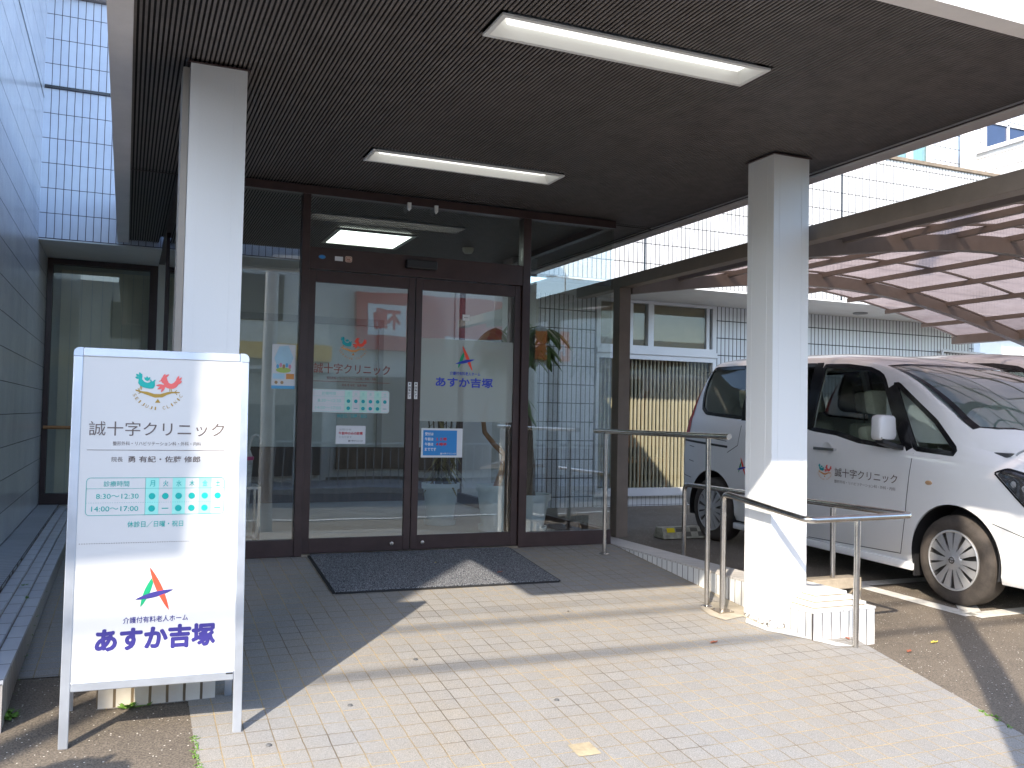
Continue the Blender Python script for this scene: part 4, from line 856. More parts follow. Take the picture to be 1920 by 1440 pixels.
# stained block behind the pedestal
t = thing('stone_bracket', 'stained brown stone bracket behind the tiled base at the right pillar', 'stone block', (4.3, 4.6, -.28))
mesh_obj('top_slab', MB().box(4.0, 4.40, 4.50, 4.61, -.055, .012), M['concrete'], t, bevel=.004)
mesh_obj('leg', MB().box(4.335, 4.40, 4.502, 4.608, -.30, -.056), M['concrete'], t, bevel=.004)

# ------------------------------------------------------------------ sign stand
sg = thing('sign_stand', 'white clinic A-frame sign board with aluminium frame standing at the left', 'sign board', (.14, 3.78, -.265))
o0 = Vector((-.19, 3.775, -.268)); U = Vector((0, .11, 1.5)).normalized(); Rr = Vector((1, -.045, 0)).normalized()
S = Plane2(o0, Rr, U); WS, HS = .655, 1.51
def sbox(a0, a1, b0, b1, h0=-.02, h1=.0): return MB().prism([S.p(a0, b0, h0), S.p(a1, b0, h0), S.p(a1, b1, h0), S.p(a0, b1, h0)], S.n*(h1-h0))
fw = .034
mesh_obj('frame_post', sbox(0, fw, 0, HS-fw), M['alu'], sg, bevel=.003); mesh_obj('frame_post', sbox(WS-fw, WS, 0, HS-fw), M['alu'], sg, bevel=.003)
mesh_obj('frame_rail', sbox(fw+.001, WS-fw-.001, HS-fw, HS), M['alu'], sg, bevel=.003); mesh_obj('frame_rail', sbox(fw+.001, WS-fw-.001, .205, .205+fw), M['alu'], sg, bevel=.003)
for a0, sgn in ((0, 1), (WS, -1)):
    pts = [(0, 0), (fw, 0), (fw, fw)]+[(fw*.62-fw*.62*math.sin(t), fw-fw*.62+fw*.62*math.cos(t)) for t in [R_(90*i/6) for i in range(7)]]
    mesh_obj('corner_cap', MB().prism([S.p(a0+sgn*x, HS-fw+y+.0005, -.021) for x, y in pts], S.n*.022), M['alu_dark'], sg)
mesh_obj('panel', sbox(fw-.002, WS-fw+.002, .205+fw-.002, HS-fw+.002, -.012, -.004), M['sign_white'], sg)
mesh_obj('maker_plate', sbox(WS-fw-.03, WS-fw-.004, .228, .2335, 0, .001), BLACK, sg)
m = MB(); zt = S.p(0, HS-.05)
for a0 in (0.004, WS-fw+.004):   # back legs of the A
    top = S.p(a0, HS-.08, -.03); bot = Vector((top.x, 4.13, zr(4.13)-.002))
    m.add([top+Vector((0, -.01, 0)), top+Vector((.028, -.01, 0)), top+Vector((.028, .014, 0)), top+Vector((0, .014, 0)), bot+Vector((0, -.012, 0)), bot+Vector((.028, -.012, 0)), bot+Vector((.028, .012, 0)), bot+Vector((0, .012, 0))], [(0, 1, 2, 3), (4, 7, 6, 5), (0, 4, 5, 1), (1, 5, 6, 2), (2, 6, 7, 3), (3, 7, 4, 0)])
mesh_obj('back_leg', m, M['alu'], sg)
bk = MB(); t0 = S.p(fw, HS-.1, -.035); t1 = S.p(WS-fw, HS-.1, -.035); k = .83
b0 = t0.lerp(Vector((t0.x, 4.13, zr(4.13))), k); b1 = t1.lerp(Vector((t1.x, 4.11, zr(4.13))), k); bk.prism([t0, t1, b1, b0], (0, .008, 0)); mesh_obj('back_panel', bk, M['sign_white'], sg)
# artwork. local sign coordinates: a = right, b = up
A0 = .19                                # world x of the left edge is -A0
def ax(x): return x+A0
S.o = o0+S.n*(-.004)
te, co, oc, br, lt, ce, dt, pu, rd2, gr3 = inks(10)
et = MB(); emblem(S, (te, co, oc), ax(.118), 1.352, .172, True, et); mesh_obj('lettering', et, OLIVE, sg)
S.text(br, "誠十字クリニック", ax(-.127), ax(.373), 1.168, 1.224, .0)
S.text(br, "整形外科・リハビリテーション科・外科・内科", ax(-.040), ax(.285), 1.130, 1.146, .0)
S.line(br, [(ax(-.131), 1.112), (ax(.376), 1.112)], .0018)
S.text(br, "院長", ax(-.042), ax(-.002), 1.066, 1.086); S.text(br, "勇 有紀・佐藤 修郎", ax(.016), ax(.284), 1.064, 1.089, .012)
hours_table(S, ax(-.128), ax(.378), .860, 1.004, te, ce, dt)
S.text(lt, "休診日／日曜・祝日", ax(.022), ax(.226), .812, .836, .006)
for i in range(64): S.rect(br, ax(-.146+i*.0087), ax(-.146+i*.0087+.004), .752, .7545)
a_mark(S, (rd2, gr3, pu), ax(.128), .575, .165)
S.text(pu, "介護付有料老人ホーム", ax(.018), ax(.254), .446, .470, .01); S.text(pu, "あすか吉塚", ax(-.078), ax(.358), .342, .434, .05)
for nm, mb, mt in (('emblem', te, TEAL), ('emblem', co, SALMON), ('emblem', oc, OLIVE), ('lettering', br, BROWN), ('lettering', lt, TEAL), ('hours_table', ce, TEAL_L), ('hours_table', dt, TEAL), ('lettering', pu, PURPLE), ('emblem', rd2, RED), ('emblem', gr3, GREEN)): mesh_obj(nm, mb, mt, sg)

# ------------------------------------------------------------------ carport
cpt = thing('carport', 'brown aluminium carport with arched beams and smoky pink panels over the van', 'carport', (3.9, 6.75, 0))
def K_(name, mb, mt, **kw): return mesh_obj(name, mb, mt, cpt, **kw)
AX = [3.9, 4.6, 5.2, 5.9, 6.4, 7.1, 7.85, 8.5, 9.0]; AZ = [2.065, 2.17, 2.243, 2.292, 2.292, 2.232, 2.105, 1.965, 1.84]
def arcz(x): return float(np.interp(x, AX, AZ)) if x < 3.9 or x > 9 else float(np.polyval(PC, x))
PC = np.polyfit(AX, AZ, 4)
K_('side_beam', MB().prism([(3.865, 2.0, 2.125), (3.965, 2.0, 2.125), (3.965, 2.0, 2.232), (3.865, 2.0, 2.222)], (0, 5.55, 0)), M['carport'], bevel=.004)
K_('post', MB().box(3.845, 3.955, 6.70, 6.81, -.001, 2.124), M['carport'], bevel=.004)
K_('post', MB().box(3.845, 3.955, 4.71, 4.79, -.001, 2.124), M['carport'], bevel=.004)
for y in (6.70, 4.72, 2.7):
    n = 26; v = []
    for i in range(n+1):
        x = 3.97+(8.95-3.97)*i/n; zb = arcz(x); tp = .118-.03*abs(x-5.9)/3
        v += [(x, y, zb), (x, y+.075, zb), (x, y+.075, zb+tp), (x, y, zb+tp)]
    fs = [(i*4+a, (i+1)*4+a, (i+1)*4+(a+1) % 4, i*4+(a+1) % 4) for i in range(n) for a in range(4)]+[(0, 1, 2, 3), (n*4+3, n*4+2, n*4+1, n*4)]
    K_('arched_beam', MB().add(v, fs), M['carport'])
def rz(x): return arcz(x)+.118-.03*abs(x-5.9)/3
PX = [4.45, 4.98, 5.52, 6.06, 6.60, 7.14, 7.68, 8.22]
for x in PX: z = rz(x)-.026; K_('purlin', MB().box(x-.018, x+.018, 2.0, 7.52, z, z+.043), M['carport'], bevel=.002)
K_('purlin', MB().box(8.72, 8.84, 2.0, 7.56, rz(8.76)-.05, rz(8.76)+.05), M['carport'])
xs_ = [3.965]+PX+[8.74]
for y in [7.5, 6.74, 5.99, 5.24, 4.49, 3.74, 2.99, 2.24]:
    rb = MB()
    for i in range(24):
        xa = 3.97+4.77*i/24; xb = 3.97+4.77*(i+1)/24
        rb.add([(xa, y-.012, rz(xa)+.019), (xb, y-.012, rz(xb)+.019), (xb, y+.012, rz(xb)+.019), (xa, y+.012, rz(xa)+.019), (xa, y-.012, rz(xa)+.034), (xb, y-.012, rz(xb)+.034), (xb, y+.012, rz(xb)+.034), (xa, y+.012, rz(xa)+.034)], [(0, 3, 2, 1), (4, 5, 6, 7), (0, 1, 5, 4), (2, 3, 7, 6), (1, 2, 6, 5), (0, 4, 7, 3)])
    K_('panel_batten', rb, M['carport'])
pm = MB(); n = 40
for i in range(n+1):
    x = 3.97+4.85*i/n; pm.v += [(x, 2.0, rz(x)+.0365), (x, 7.52, rz(x)+.0365), (x, 2.0, rz(x)+.040), (x, 7.52, rz(x)+.040)]
for i in range(n): a = i*4; pm.f += [(a, a+4, a+5, a+1)]
K_('roof_panels', pm, M['poly'], smooth=True)
K_('edge_strip', MB().prism([(3.966, 2.0, 2.20), (3.985, 2.0, 2.20), (3.985, 2.0, 2.222), (3.966, 2.0, 2.2215)], (0, 5.52, 0)), M['alu'])

# ------------------------------------------------------------------ van
def cr_interp(keys, vals, n_or_x):
    """monotone-ish cubic through keys"""
    k = np.array(keys, float); v = np.array(vals, float); x = np.array(n_or_x, float)
    h = np.diff(k); dl = np.diff(v)/h; mm = np.zeros(len(k)); mm[0] = dl[0]; mm[-1] = dl[-1]
    for i in range(1, len(k)-1):
        mm[i] = 0 if dl[i-1]*dl[i] <= 0 else 2*dl[i-1]*dl[i]/(dl[i-1]+dl[i])
    i = np.clip(np.searchsorted(k, x)-1, 0, len(k)-2); t = (x-k[i])/h[i]; t = np.clip(t, 0, 1)
    return (2*t**3-3*t**2+1)*v[i]+(t**3-2*t**2+t)*h[i]*mm[i]+(-2*t**3+3*t**2)*v[i+1]+(t**3-t**2)*h[i]*mm[i+1]
WV = 1.695; HW = WV/2
KS = [-.03, .0, .06, .15, .30, .45, .70, .95, 1.10, 1.25, 1.45, 1.75, 2.10, 2.65, 3.50, 4.10, 4.30, 4.42, 4.50, 4.54]
Z_TOP = [.72, .82, .95, 1.03, 1.11, 1.165, 1.335, 1.49, 1.565, 1.63, 1.695, 1.765, 1.825, 1.86, 1.86, 1.85, 1.835, 1.82, 1.80, 1.78]
Z_EDG = [.68, .76, .87, .94, 1.01, 1.05, 1.105, 1.165, 1.31, 1.435, 1.575, 1.70, 1.765, 1.80, 1.80, 1.785, 1.77, 1.755, 1.74, 1.72]
I_EDG = [.20, .19, .18, .17, .155, .14, .11, .075, .09, .105, .125, .15, .165, .175, .175, .17, .17, .17, .17, .17]
Z_BELT = [.60, .66, .76, .82, .90, .95, 1.01, 1.045, 1.05, 1.055, 1.065, 1.09, 1.14, 1.19, 1.22, 1.23, 1.23, 1.23, 1.23, 1.23]
TAPER = [.42, .30, .20, .125, .055, .025, .006, 0, 0, 0, 0, 0, 0, 0, 0, .01, .03, .06, .11, .17]
Z_BOT = [.30, .24, .21, .20, .20, .20, .20, .21, .22, .22, .22, .22, .22, .23, .24, .26, .28, .30, .33, .36]
LEANZ = [0, .9, 1.1, 1.4, 1.67, 1.8, 2.0]; LEANV = [0, 0, .035, .14, .27, .36, .45]
def van_section(s):
    zt, ze, ie, zb_, tp, zo = [float(cr_interp(KS, V_, [s])[0]) for V_ in (Z_TOP, Z_EDG, I_EDG, Z_BELT, TAPER, Z_BOT)]
    pts = [(HW, zo), (tp+.16, zo), (tp+.05, zo+.015), (tp+.018, zo+.07), (tp+.004, zo+(zb_-zo)*.35), (tp, zo+(zb_-zo)*.58), (tp+.004, zo+(zb_-zo)*.80), (tp+.018, zb_-.02), (tp+.030, zb_+.0)]
    for q in (.25, .5, .75): pts.append((tp+.03+(ie-.03)*q**1.25, zb_+(ze-zb_)*q))
    pts += [(tp+ie-.004, ze-.014), (tp+ie+.012, ze+(zt-ze)*.12), (tp+ie+.06, ze+(zt-ze)*.38), (tp+ie+.18, ze+(zt-ze)*.74), (tp+ie+.36, ze+(zt-ze)*.94), (HW, zt)]
    return pts
def lean(s, z):
    wgt = min(1, max(0, (s-3.6)/.94))**1.3
    nose = min(1, max(0, (.35-s)/.38))
    return -float(np.interp(z, LEANZ, LEANV))*wgt+nose*(.12*max(0, z-.55)-.03*math.sin(min(1, max(0, (z-.2)/.5))*math.pi))
NSEC = 64; SS = list(np.unique(np.concatenate([np.linspace(-.03, .5, 12), np.linspace(.5, 1.9, 20), np.linspace(1.9, 3.9, 14), np.linspace(3.9, 4.54, 14)])))
def body_grid(ins=0., s0=-1, s1=9, zmin=None):
    rows = []
    for s in SS:
        if s < s0 or s > s1: continue
        r = [(min(x+ins*(1 if 0 < i < len(van_section(s))-1 else 0), HW), s+lean(s, z), max(z-(ins if i > 11 else 0), zmin) if zmin is not None else z) for i, (x, z) in enumerate(van_section(s))]
        rows.append(r+[(WV-x, y, z) for x, y, z in r[-2:0:-1]])
    return rows
def grid_solid(rows):
    mb = MB(); n = len(rows[0])
    for r in rows: mb.v += r
    for j in range(len(rows)-1):
        for i in range(n): mb.f.append((j*n+i, j*n+(i+1) % n, (j+1)*n+(i+1) % n, (j+1)*n+i))
    # caps as strips
    for base, rev in ((0, False), ((len(rows)-1)*n, True)):
        h = n//2
        for i in range(h):
            a, b, c, d = base+i, base+i+1, base+(n-i-1) % n, base+(n-i) % n
            q = [a, b, c, d]; q2 = []
            for x in q:
                if x not in q2: q2.append(x)
            if len(q2) > 2: mb.f.append(tuple(q2) if rev else tuple(q2[::-1]))
    return mb
def side_x(s, z):
    ys = s; # invert the lean
    for _ in range(4): ys = s-lean(ys, z)
    sec = van_section(min(4.54, max(-.03, ys))); zz = [q[1] for q in sec[2:13]]; xx = [q[0] for q in sec[2:13]]
    return float(np.interp(z, zz, xx))
def top_z(x, s):
    ys = s
    for _ in range(3):
        sec = van_section(min(4.54, max(-.03, ys))); xx = [q[0] for q in sec[12:]]; zz = [q[1] for q in sec[12:]]; z = float(np.interp(min(x, WV-x), xx, zz)); ys = s-lean(ys, z)
    return z
def tmp_obj(mb):
    o = mesh_obj('tmp', mb, None)
    return o
def bool_cut(target, cutters):
    for c in cutters:
        md = target.modifiers.new('b', 'BOOLEAN'); md.operation = 'DIFFERENCE'; md.object = c; md.solver = 'EXACT'
    dg = bpy.context.evaluated_depsgraph_get(); dg.update()
    me = bpy.data.meshes.new_from_object(target.evaluated_get(dg)); target.modifiers.clear(); target.data = me
    for c in cutters: bpy.data.objects.remove(c)
# window outlines (s, z)
W_REAR = [(3.50, 1.245), (4.02, 1.27), (4.10, 1.32), (4.145, 1.46), (4.15, 1.62), (4.12, 1.70), (4.05, 1.735), (3.42, 1.745), (3.42, 1.245)]
W_SLIDE = [(2.55, 1.185), (3.36, 1.235), (3.36, 1.745), (2.55, 1.745)]
W_FRONT = [(2.47, 1.18), (2.46, 1.735), (2.17, 1.73), (1.92, 1.70), (1.82, 1.665), (1.76, 1.63), (1.445, 1.09), (1.62, 1.085), (1.90, 1.105), (2.16, 1.155)]
W_QTR = [(1.01, 1.065), (1.345, 1.08), (1.645, 1.575), (1.60, 1.575), (1.20, 1.30), (.99, 1.10)]
WS_PLAN = [(.12, .92), (.20, .78), (.35, .61), (.55, .50), (.8475, .455), (1.145, .50), (1.345, .61), (1.495, .78), (1.575, .92), (1.567, 1.25), (1.545, 1.45), (1.512, 1.78), (1.2, 1.66), (.8475, 1.60), (.495, 1.66), (.183, 1.78), (.15, 1.45), (.128, 1.25)]
def xprism(poly, x0, x1): return MB().prism([(x0, s, z) for s, z in poly], (x1-x0, 0, 0))
def make_van(label):
    t = thing('van', label, 'van', (0, 0, 0))
    body = mesh_obj('body', grid_solid(body_grid()), M['van'], None)
    cuts = []
    cav = grid_solid([[(x, y, z) for x, y, z in r] for r in body_grid(.045, .98, 4.44, .40)]); cuts.append(tmp_obj(cav))
    for wp in (W_REAR, W_SLIDE, W_FRONT, W_QTR): cuts.append(tmp_obj(xprism(wp, -.3, 2.0)))
    cuts.append(tmp_obj(MB().prism([(x, s, 1.13) for x, s in WS_PLAN], (0, 0, 1.2))))
    cuts.append(tmp_obj(MB().prism([(.14, 1.05, .45), (1.55, 1.05, .45), (1.55, .56, 1.12), (.14, .56, 1.12)], (0, 0, .03))))
    for s, zc_ in ((.97, .315), (3.86, .315)):
        cuts.append(tmp_obj(MB().cyl((-.2, s, zc_+.02), (.27, s, zc_+.02), .375, seg=56))); cuts.append(tmp_obj(MB().cyl((WV-.27, s, zc_+.02), (WV+.2, s, zc_+.02), .375, seg=56)))
    bool_cut(body, cuts)
    body.data.materials.clear(); body.data.materials.append(M['van'])
    for p_ in body.data.polygons: p_.use_smooth = True
    body.data.set_sharp_from_angle(angle=R_(30)); body.parent = t
    # wheel well liners
    for s in (.97, 3.86):
        for xa, xb in ((.012, .268), (WV-.268, WV-.012)):
            lm = MB(); na = 36; aa = [R_(-16+212*i/na) for i in range(na+1)]; xi = xb-.01 if xa < 1 else xa+.01
            for a_ in aa: lm.v += [(xa, s+.368*math.cos(a_), .335+.368*math.sin(a_)), (xb, s+.368*math.cos(a_), .335+.368*math.sin(a_))]
            lm.f += [(2*i, 2*i+1, 2*i+3, 2*i+2) for i in range(na)]
            lm.add([(xi, s, .335)]+[(xi, s+.368*math.cos(a_), .335+.368*math.sin(a_)) for a_ in aa], [(0, i, i+1) for i in range(1, na+1)])
            mesh_obj('wheel_arch_liner', lm, M['black_plastic'], t, smooth=True)
    mesh_obj('underbody', MB().box(.10, WV-.10, .15, 4.35, .215, .30), M['black_plastic'], t)
    # panes and trims on both sides
    def resample(poly, n=56):
        P = [Vector((a, b)) for a, b in poly]; L = [(P[(i+1) % len(P)]-P[i]).length for i in range(len(P))]; tot = sum(L); out = []
        for k in range(n):
            d = tot*k/n; i = 0
            while d > L[i]: d -= L[i]; i += 1
            out.append(P[i].lerp(P[(i+1) % len(P)], d/L[i]))
        return out
    def shrink(loop, d):
        n = len(loop); out = []; c = sum(loop, Vector((0, 0)))/n
        for i in range(n):
            tg = (loop[(i+1) % n]-loop[i-1]); nn = Vector((-tg.y, tg.x)).normalized()
            if nn.dot(c-loop[i]) < 0: nn = -nn
            out.append(loop[i]+nn*d)
        return out
    def pane_mesh(poly, side, off):
        zs = np.linspace(min(p_[1] for p_ in poly)+.001, max(p_[1] for p_ in poly)-.001, 14); mb = MB(); n = 8; rows = []
        for z in zs:
            cr = []
            for i in range(len(poly)):
                (a, za), (b, zb_) = poly[i], poly[(i+1) % len(poly)]
                if (za-z)*(zb_-z) <= 0 and za != zb_: cr.append(a+(b-a)*(z-za)/(zb_-za))
            a, b = min(cr), max(cr); rows.append([(a+(b-a)*k/n, z) for k in range(n+1)])
        for r in rows:
            for s, z in r: x = side_x(s, z)+off; mb.v.append((x if side < 0 else WV-x, s, z))
        for j in range(len(rows)-1):
            for k in range(n): a = j*(n+1)+k; mb.f.append((a, a+1, a+n+2, a+n+1))
        return mb
    tint = glass('van_glass', (.74, .80, .76), base=.04); dark = glass('privacy_glass', (.10, .11, .11), base=.06)
    for side in (-1, 1):
        for nm, wp, gm in (('rear_window', W_REAR, dark if side > 0 else tint), ('sliding_door_window', W_SLIDE, dark), ('door_window', W_FRONT, tint), ('quarter_window', W_QTR, tint)):
            o = mesh_obj(nm, pane_mesh(wp, side, .006), gm, t, smooth=True)
            a = resample(wp); b = shrink(a, .022); a = shrink(a, -.014); mb = MB()
            for lp_, off in ((a, -.002), (b, -.0025), (b, .012)):
                for q in lp_: x = side_x(q.x, q.y)+off; mb.v.append((x if side < 0 else WV-x, q.x, q.y))
            n = len(a)
            for j in range(2):
                for i in range(n): mb.f.append((j*n+i, j*n+(i+1) % n, (j+1)*n+(i+1) % n, (j+1)*n+i))
            mesh_obj('window_seal', mb, M['dark_trim'], o)
        # pillar between door glass and quarter glass
        def strip(pts, wd, off=-.0035):
            mb = MB()
            for (a, b) in zip(pts, pts[1:]):
                d = Vector((b[0]-a[0], b[1]-a[1])).normalized(); n_ = Vector((-d.y, d.x))*wd/2
                for q in ((a[0]-n_.x, a[1]-n_.y), (b[0]-n_.x, b[1]-n_.y), (b[0]+n_.x, b[1]+n_.y), (a[0]+n_.x, a[1]+n_.y)): x = side_x(*q)+off; mb.v.append((x if side < 0 else WV-x, q[0], q[1]))
                k = len(mb.v)-4; mb.f.append((k, k+1, k+2, k+3))
            return mb
        def sub(p, q, n=10): return [(p[0]+(q[0]-p[0])*i/n, p[1]+(q[1]-p[1])*i/n) for i in range(n+1)]
        mesh_obj('black_pillar', strip(sub((1.395, 1.075), (1.67, 1.555)), .062), M['dark_trim'], t)
        mesh_obj('black_pillar', strip(sub((2.51, 1.175), (2.51, 1.76)), .085), M['dark_trim'], t); mesh_obj('black_pillar', strip(sub((3.39, 1.22), (3.39, 1.765)), .075), M['dark_trim'], t)
        seam = MB()
        for path in (sub((1.355, 1.05), (1.40, .56))+sub((1.40, .56), (1.445, .29), 6), sub((1.445, .285), (2.48, .25), 14), sub((2.515, 1.17), (2.50, .26), 14), sub((3.40, 1.21), (3.44, .98), 5)+sub((3.44, .98), (3.60, .90), 6), sub((4.42, .62), (4.23, .60), 4), sub((3.62, 1.01), (4.44, 1.06), 8), sub((4.28, .93), (4.18, .92), 4), sub((4.28, .78), (4.18, .77), 4), sub((.66, .62), (.40, .55), 5)):
            q = strip(path, .006, -.0012); seam.add(q.v, q.f)
        mesh_obj('panel_seams', seam, M['black_plastic'], t)
        mesh_obj('slide_rail', strip(sub((3.60, .955), (4.46, .985), 12), .022, -.002), M['black_plastic'], t)
        mb = MB(); x_ = .006
        sg_ = 1 if side < 0 else -1; bx_ = 0 if side < 0 else WV
        mb.box(*sorted((bx_-sg_*.030, bx_-sg_*.016)), 2.13, 2.37, 1.012, 1.036).box(*sorted((bx_-sg_*.0158, bx_+sg_*.02)), 2.135, 2.165, 1.014, 1.034).box(*sorted((bx_-sg_*.0158, bx_+sg_*.02)), 2.335, 2.365, 1.014, 1.034)
        mesh_obj('door_handle', mb, mat('chrome', (.7, .7, .72), .12, metal=1, var=.02), t, bevel=.003)
        mb = MB().lathe([(.0, .012), (.045, .008), (.062, -.001)], (0, 0, 0), seg=24); 
        o = mesh_obj('handle_recess', mb, M['van'], t, smooth=True)
        for v in o.data.vertices: v.co = Vector((bx_+sg_*(v.co.z*.6-.001), 2.24+v.co.x, 1.02+v.co.y))
        # mirror
        mh = MB(); mx0 = bx_-sg_*.175; prof = [(0, 0), (.02, -.02), (.19, -.02), (.215, .02), (.20, .16), (.18, .185), (.03, .185), (0, .16)]
        mh.prism([(mx0+sg_*a*.84, 1.49, 1.155+b*.95) for a, b in prof], (0, .10, .0)); mi = mesh_obj('mirror', mh, M['van'], t, bevel=.022, smooth=True)
        mesh_obj('mirror_base', MB().prism([(bx_+sg_*.02, 1.44, 1.065), (bx_+sg_*.035, 1.55, 1.065), (bx_-sg_*.05, 1.56, 1.08), (bx_-sg_*.14, 1.57, 1.115), (bx_-sg_*.14, 1.49, 1.115), (bx_-sg_*.05, 1.45, 1.08)], (0, 0, .035)), M['black_plastic'], mi, bevel=.006)
        mesh_obj('mirror_glass', MB().box(*sorted((mx0+sg_*.02, mx0+sg_*.16)), 1.5905, 1.5925, 1.15, 1.315), mat('mirror', (.8, .8, .8), .02, metal=1, var=0), mi)
        # side marker lamp
        mk = MB().lathe([(0, .008), (.014, .006), (.017, 0)], (0, 0, 0), seg=16); o = mesh_obj('side_marker', mk, mat('amber_clear_lens', (.55, .35, .2), .15), t, smooth=True)
        for v in o.data.vertices: v.co = Vector((bx_-sg_*(v.co.z-.0035)-0, 1.19+v.co.x*1.9, .845+v.co.y))
        # sill moulding, mud flap
        mesh_obj('sill', MB().box(*sorted((bx_+sg_*.012, bx_+sg_*.09)), 1.33, 3.50, .175, .236), M['van'], t, bevel=.012, smooth=True)
        mesh_obj('mud_flap', MB().box(*sorted((bx_+sg_*.03, bx_+sg_*.20)), 1.325, 1.338, .14, .30), M['black_plastic'], t)
        mesh_obj('tail_lamp', pane_mesh([(4.30, 1.00), (4.40, 1.02), (4.30, 1.55), (4.24, 1.55)], side, -.004), mat('tail_lamp_red', (.4, .02, .02), .15), t, smooth=True)
        # headlight
        HL = [(.30, .72), (.40, .73), (.66, .965), (.58, 1.0), (.26, .93), (.12, .85), (.14, .78)]
        hl_ = mesh_obj('headlight', pane_mesh(HL, side, -.006), glass('headlight_lens', (.9, .9, .9), base=.12), t, smooth=True)
        mesh_obj('reflector', pane_mesh([(a*.96+.015, b*.97+.028) for a, b in HL], side, -.0035), mat('lamp_chrome', (.35, .36, .38), .15, metal=.9, var=.4, scale=30), hl_, smooth=True)
        rr = MB()
        for i in range(5):
            t_ = i/4; a = (.22+.3*t_, .80+.10*t_); x = side_x(*a)-.0062; rr.lathe([(.0, 0), (.022, 0)], (x if side < 0 else WV-x, a[0], a[1]), 'x', 14)
        mesh_obj('bulb_cell', rr, mat('bright_cell', (.8, .8, .82), .1, metal=.6, var=0), hl_)
        ring = strip([(q.x, q.y) for q in resample(HL, 60)]+[tuple(resample(HL, 60)[0])], .012, -.0075); mesh_obj('lamp_seal', ring, M['dark_trim'], hl_)
    # windshield
    mb = MB(); nu, nv = 22, 16
    def ws_pt(u, v):
        x = .12+(WV-.24)*u; c = abs(u-.5)*2
        s0 = float(np.interp(min(x, WV-x), [q[0] for q in WS_PLAN[:5]], [q[1] for q in WS_PLAN[:5]])); s1 = 1.60+.18*c**2.2; xt = .183+(WV-.366)*u
        s = s0+(s1-s0)*v; xx = x+(xt-x)*v; return (xx, s, top_z(xx, s)-.010)
    for j in range(nv+1):
        for i in range(nu+1): mb.v.append(ws_pt(i/nu, j/nv))
    for j in range(nv):
        for i in range(nu): a = j*(nu+1)+i; mb.f.append((a, a+1, a+nu+2, a+nu+1))
    wsg = mesh_obj('windshield', mb, glass('windshield_glass', (.42, .50, .48), base=.24), t, smooth=True)
    mb = MB(); ring = [(i/nu, 0) for i in range(nu+1)]+[(1, j/nv) for j in range(1, nv+1)]+[(i/nu, 1) for i in range(nu-1, -1, -1)]+[(0, j/nv) for j in range(nv-1, 0, -1)]
    for k, (u, v) in enumerate(ring):
        a = ws_pt(u, v); u2 = .5+(u-.5)*.955; v2 = .5+(v-.5)*.94; b = ws_pt(u2, v2); mb.v += [(a[0], a[1], a[2]+.013), (b[0], b[1], b[2]+.004)]
    n = len(ring)
    for k in range(n): mb.f.append((2*k, 2*((k+1) % n), 2*((k+1) % n)+1, 2*k+1))
    mesh_obj('windshield_seal', mb, M['dark_trim'], wsg)
    mesh_obj('wiper', MB().tube([(.35, .67, 1.175), (.75, .60, 1.215), (1.15, .66, 1.20)], .009, 8), M['black_plastic'], t)
    # dashboard, seats, steering wheel
    mesh_obj('dashboard', MB().prism([(.10, .60, 1.10), (.10, 1.05, 1.10), (.10, 1.30, 1.02), (.10, 1.30, .70), (.10, 1.0, .70)], (WV-.20, 0, 0)), mat('dashboard', (.05, .055, .06), .6), t, bevel=.01)
    mesh_obj('steering_wheel', MB().tube([(1.22+.18*math.cos(a), 1.48-.07*math.sin(a), 1.06+.17*math.sin(a)) for a in [2*math.pi*i/24 for i in range(25)]], .015, 8, False), M['black_plastic'], t, smooth=True)
    for y0, xs2 in ((1.95, (.46, 1.22)), (2.85, (.46, 1.22)), (3.65, (.46, 1.22))):
        for x in xs2:
            st = mesh_obj('seat', MB().prism([(x-.24, y0-.42, .62), (x-.24, y0+.02, .58), (x-.24, y0+.20, 1.21), (x-.24, y0+.09, 1.24), (x-.24, y0-.06, .76), (x-.24, y0-.42, .78)], (.48, 0, 0)), M['seat'], t, bevel=.035, smooth=True)
            mesh_obj('headrest', MB().prism([(x-.14, y0+.08, 1.315), (x-.14, y0+.20, 1.33), (x-.14, y0+.235, 1.52), (x-.14, y0+.14, 1.53)], (.28, 0, 0)), M['seat'], st, bevel=.03, smooth=True)
            pg = MB()
            for dx in (-.065, .065): pg.cyl((x+dx, y0+.15, 1.18), (x+dx, y0+.16, 1.35), .007, seg=8)
            mesh_obj('headrest_post', pg, M['steel'], st)
    mesh_obj('cabin_floor', MB().box(.12, WV-.12, 1.05, 4.2, .43, .46), M['black_plastic'], t)
    # front face
    mesh_obj('grille', MB().box(.45, WV-.45, -.062, -.03, .50, .78), M['black_plastic'], t, bevel=.01)
    # wheels
    def wheel(s, side):
        cx = .012 if side < 0 else WV-.012; d = 1 if side < 0 else -1; zc_ = .318
        w_ = bpy.data.objects.new('wheel', None); COL.objects.link(w_); w_.parent = t; w_.location = (0, 0, 0); w_.empty_display_size = .1
        prof = [(.205, .020), (.215, .004), (.245, -.004), (.285, .0), (.308, .018), (.318, .045), (.3185, .10), (.3185, .155), (.308, .182), (.285, .20), (.215, .198), (.205, .18)]
        mesh_obj('tyre', MB().lathe([(r, h*d) for r, h in prof], (cx, s, zc_), 'x', 64), M['tyre'], w_, smooth=True)
        rim = MB().lathe([(r, h*d) for r, h in [(.216, .003), (.212, -.004), (.204, -.003), (.198, .010), (.196, .045), (.05, .05), (.0, .05)]], (cx, s, zc_), 'x', 64); mesh_obj('rim', rim, mat('wheel_well_grey', (.16, .15, .14), .5, metal=.5), w_, smooth=True)
        cv = MB().lathe([(r, h*d) for r, h in [(.213, -.0045), (.205, -.008), (.198, -.004)]], (cx, s, zc_), 'x', 64)
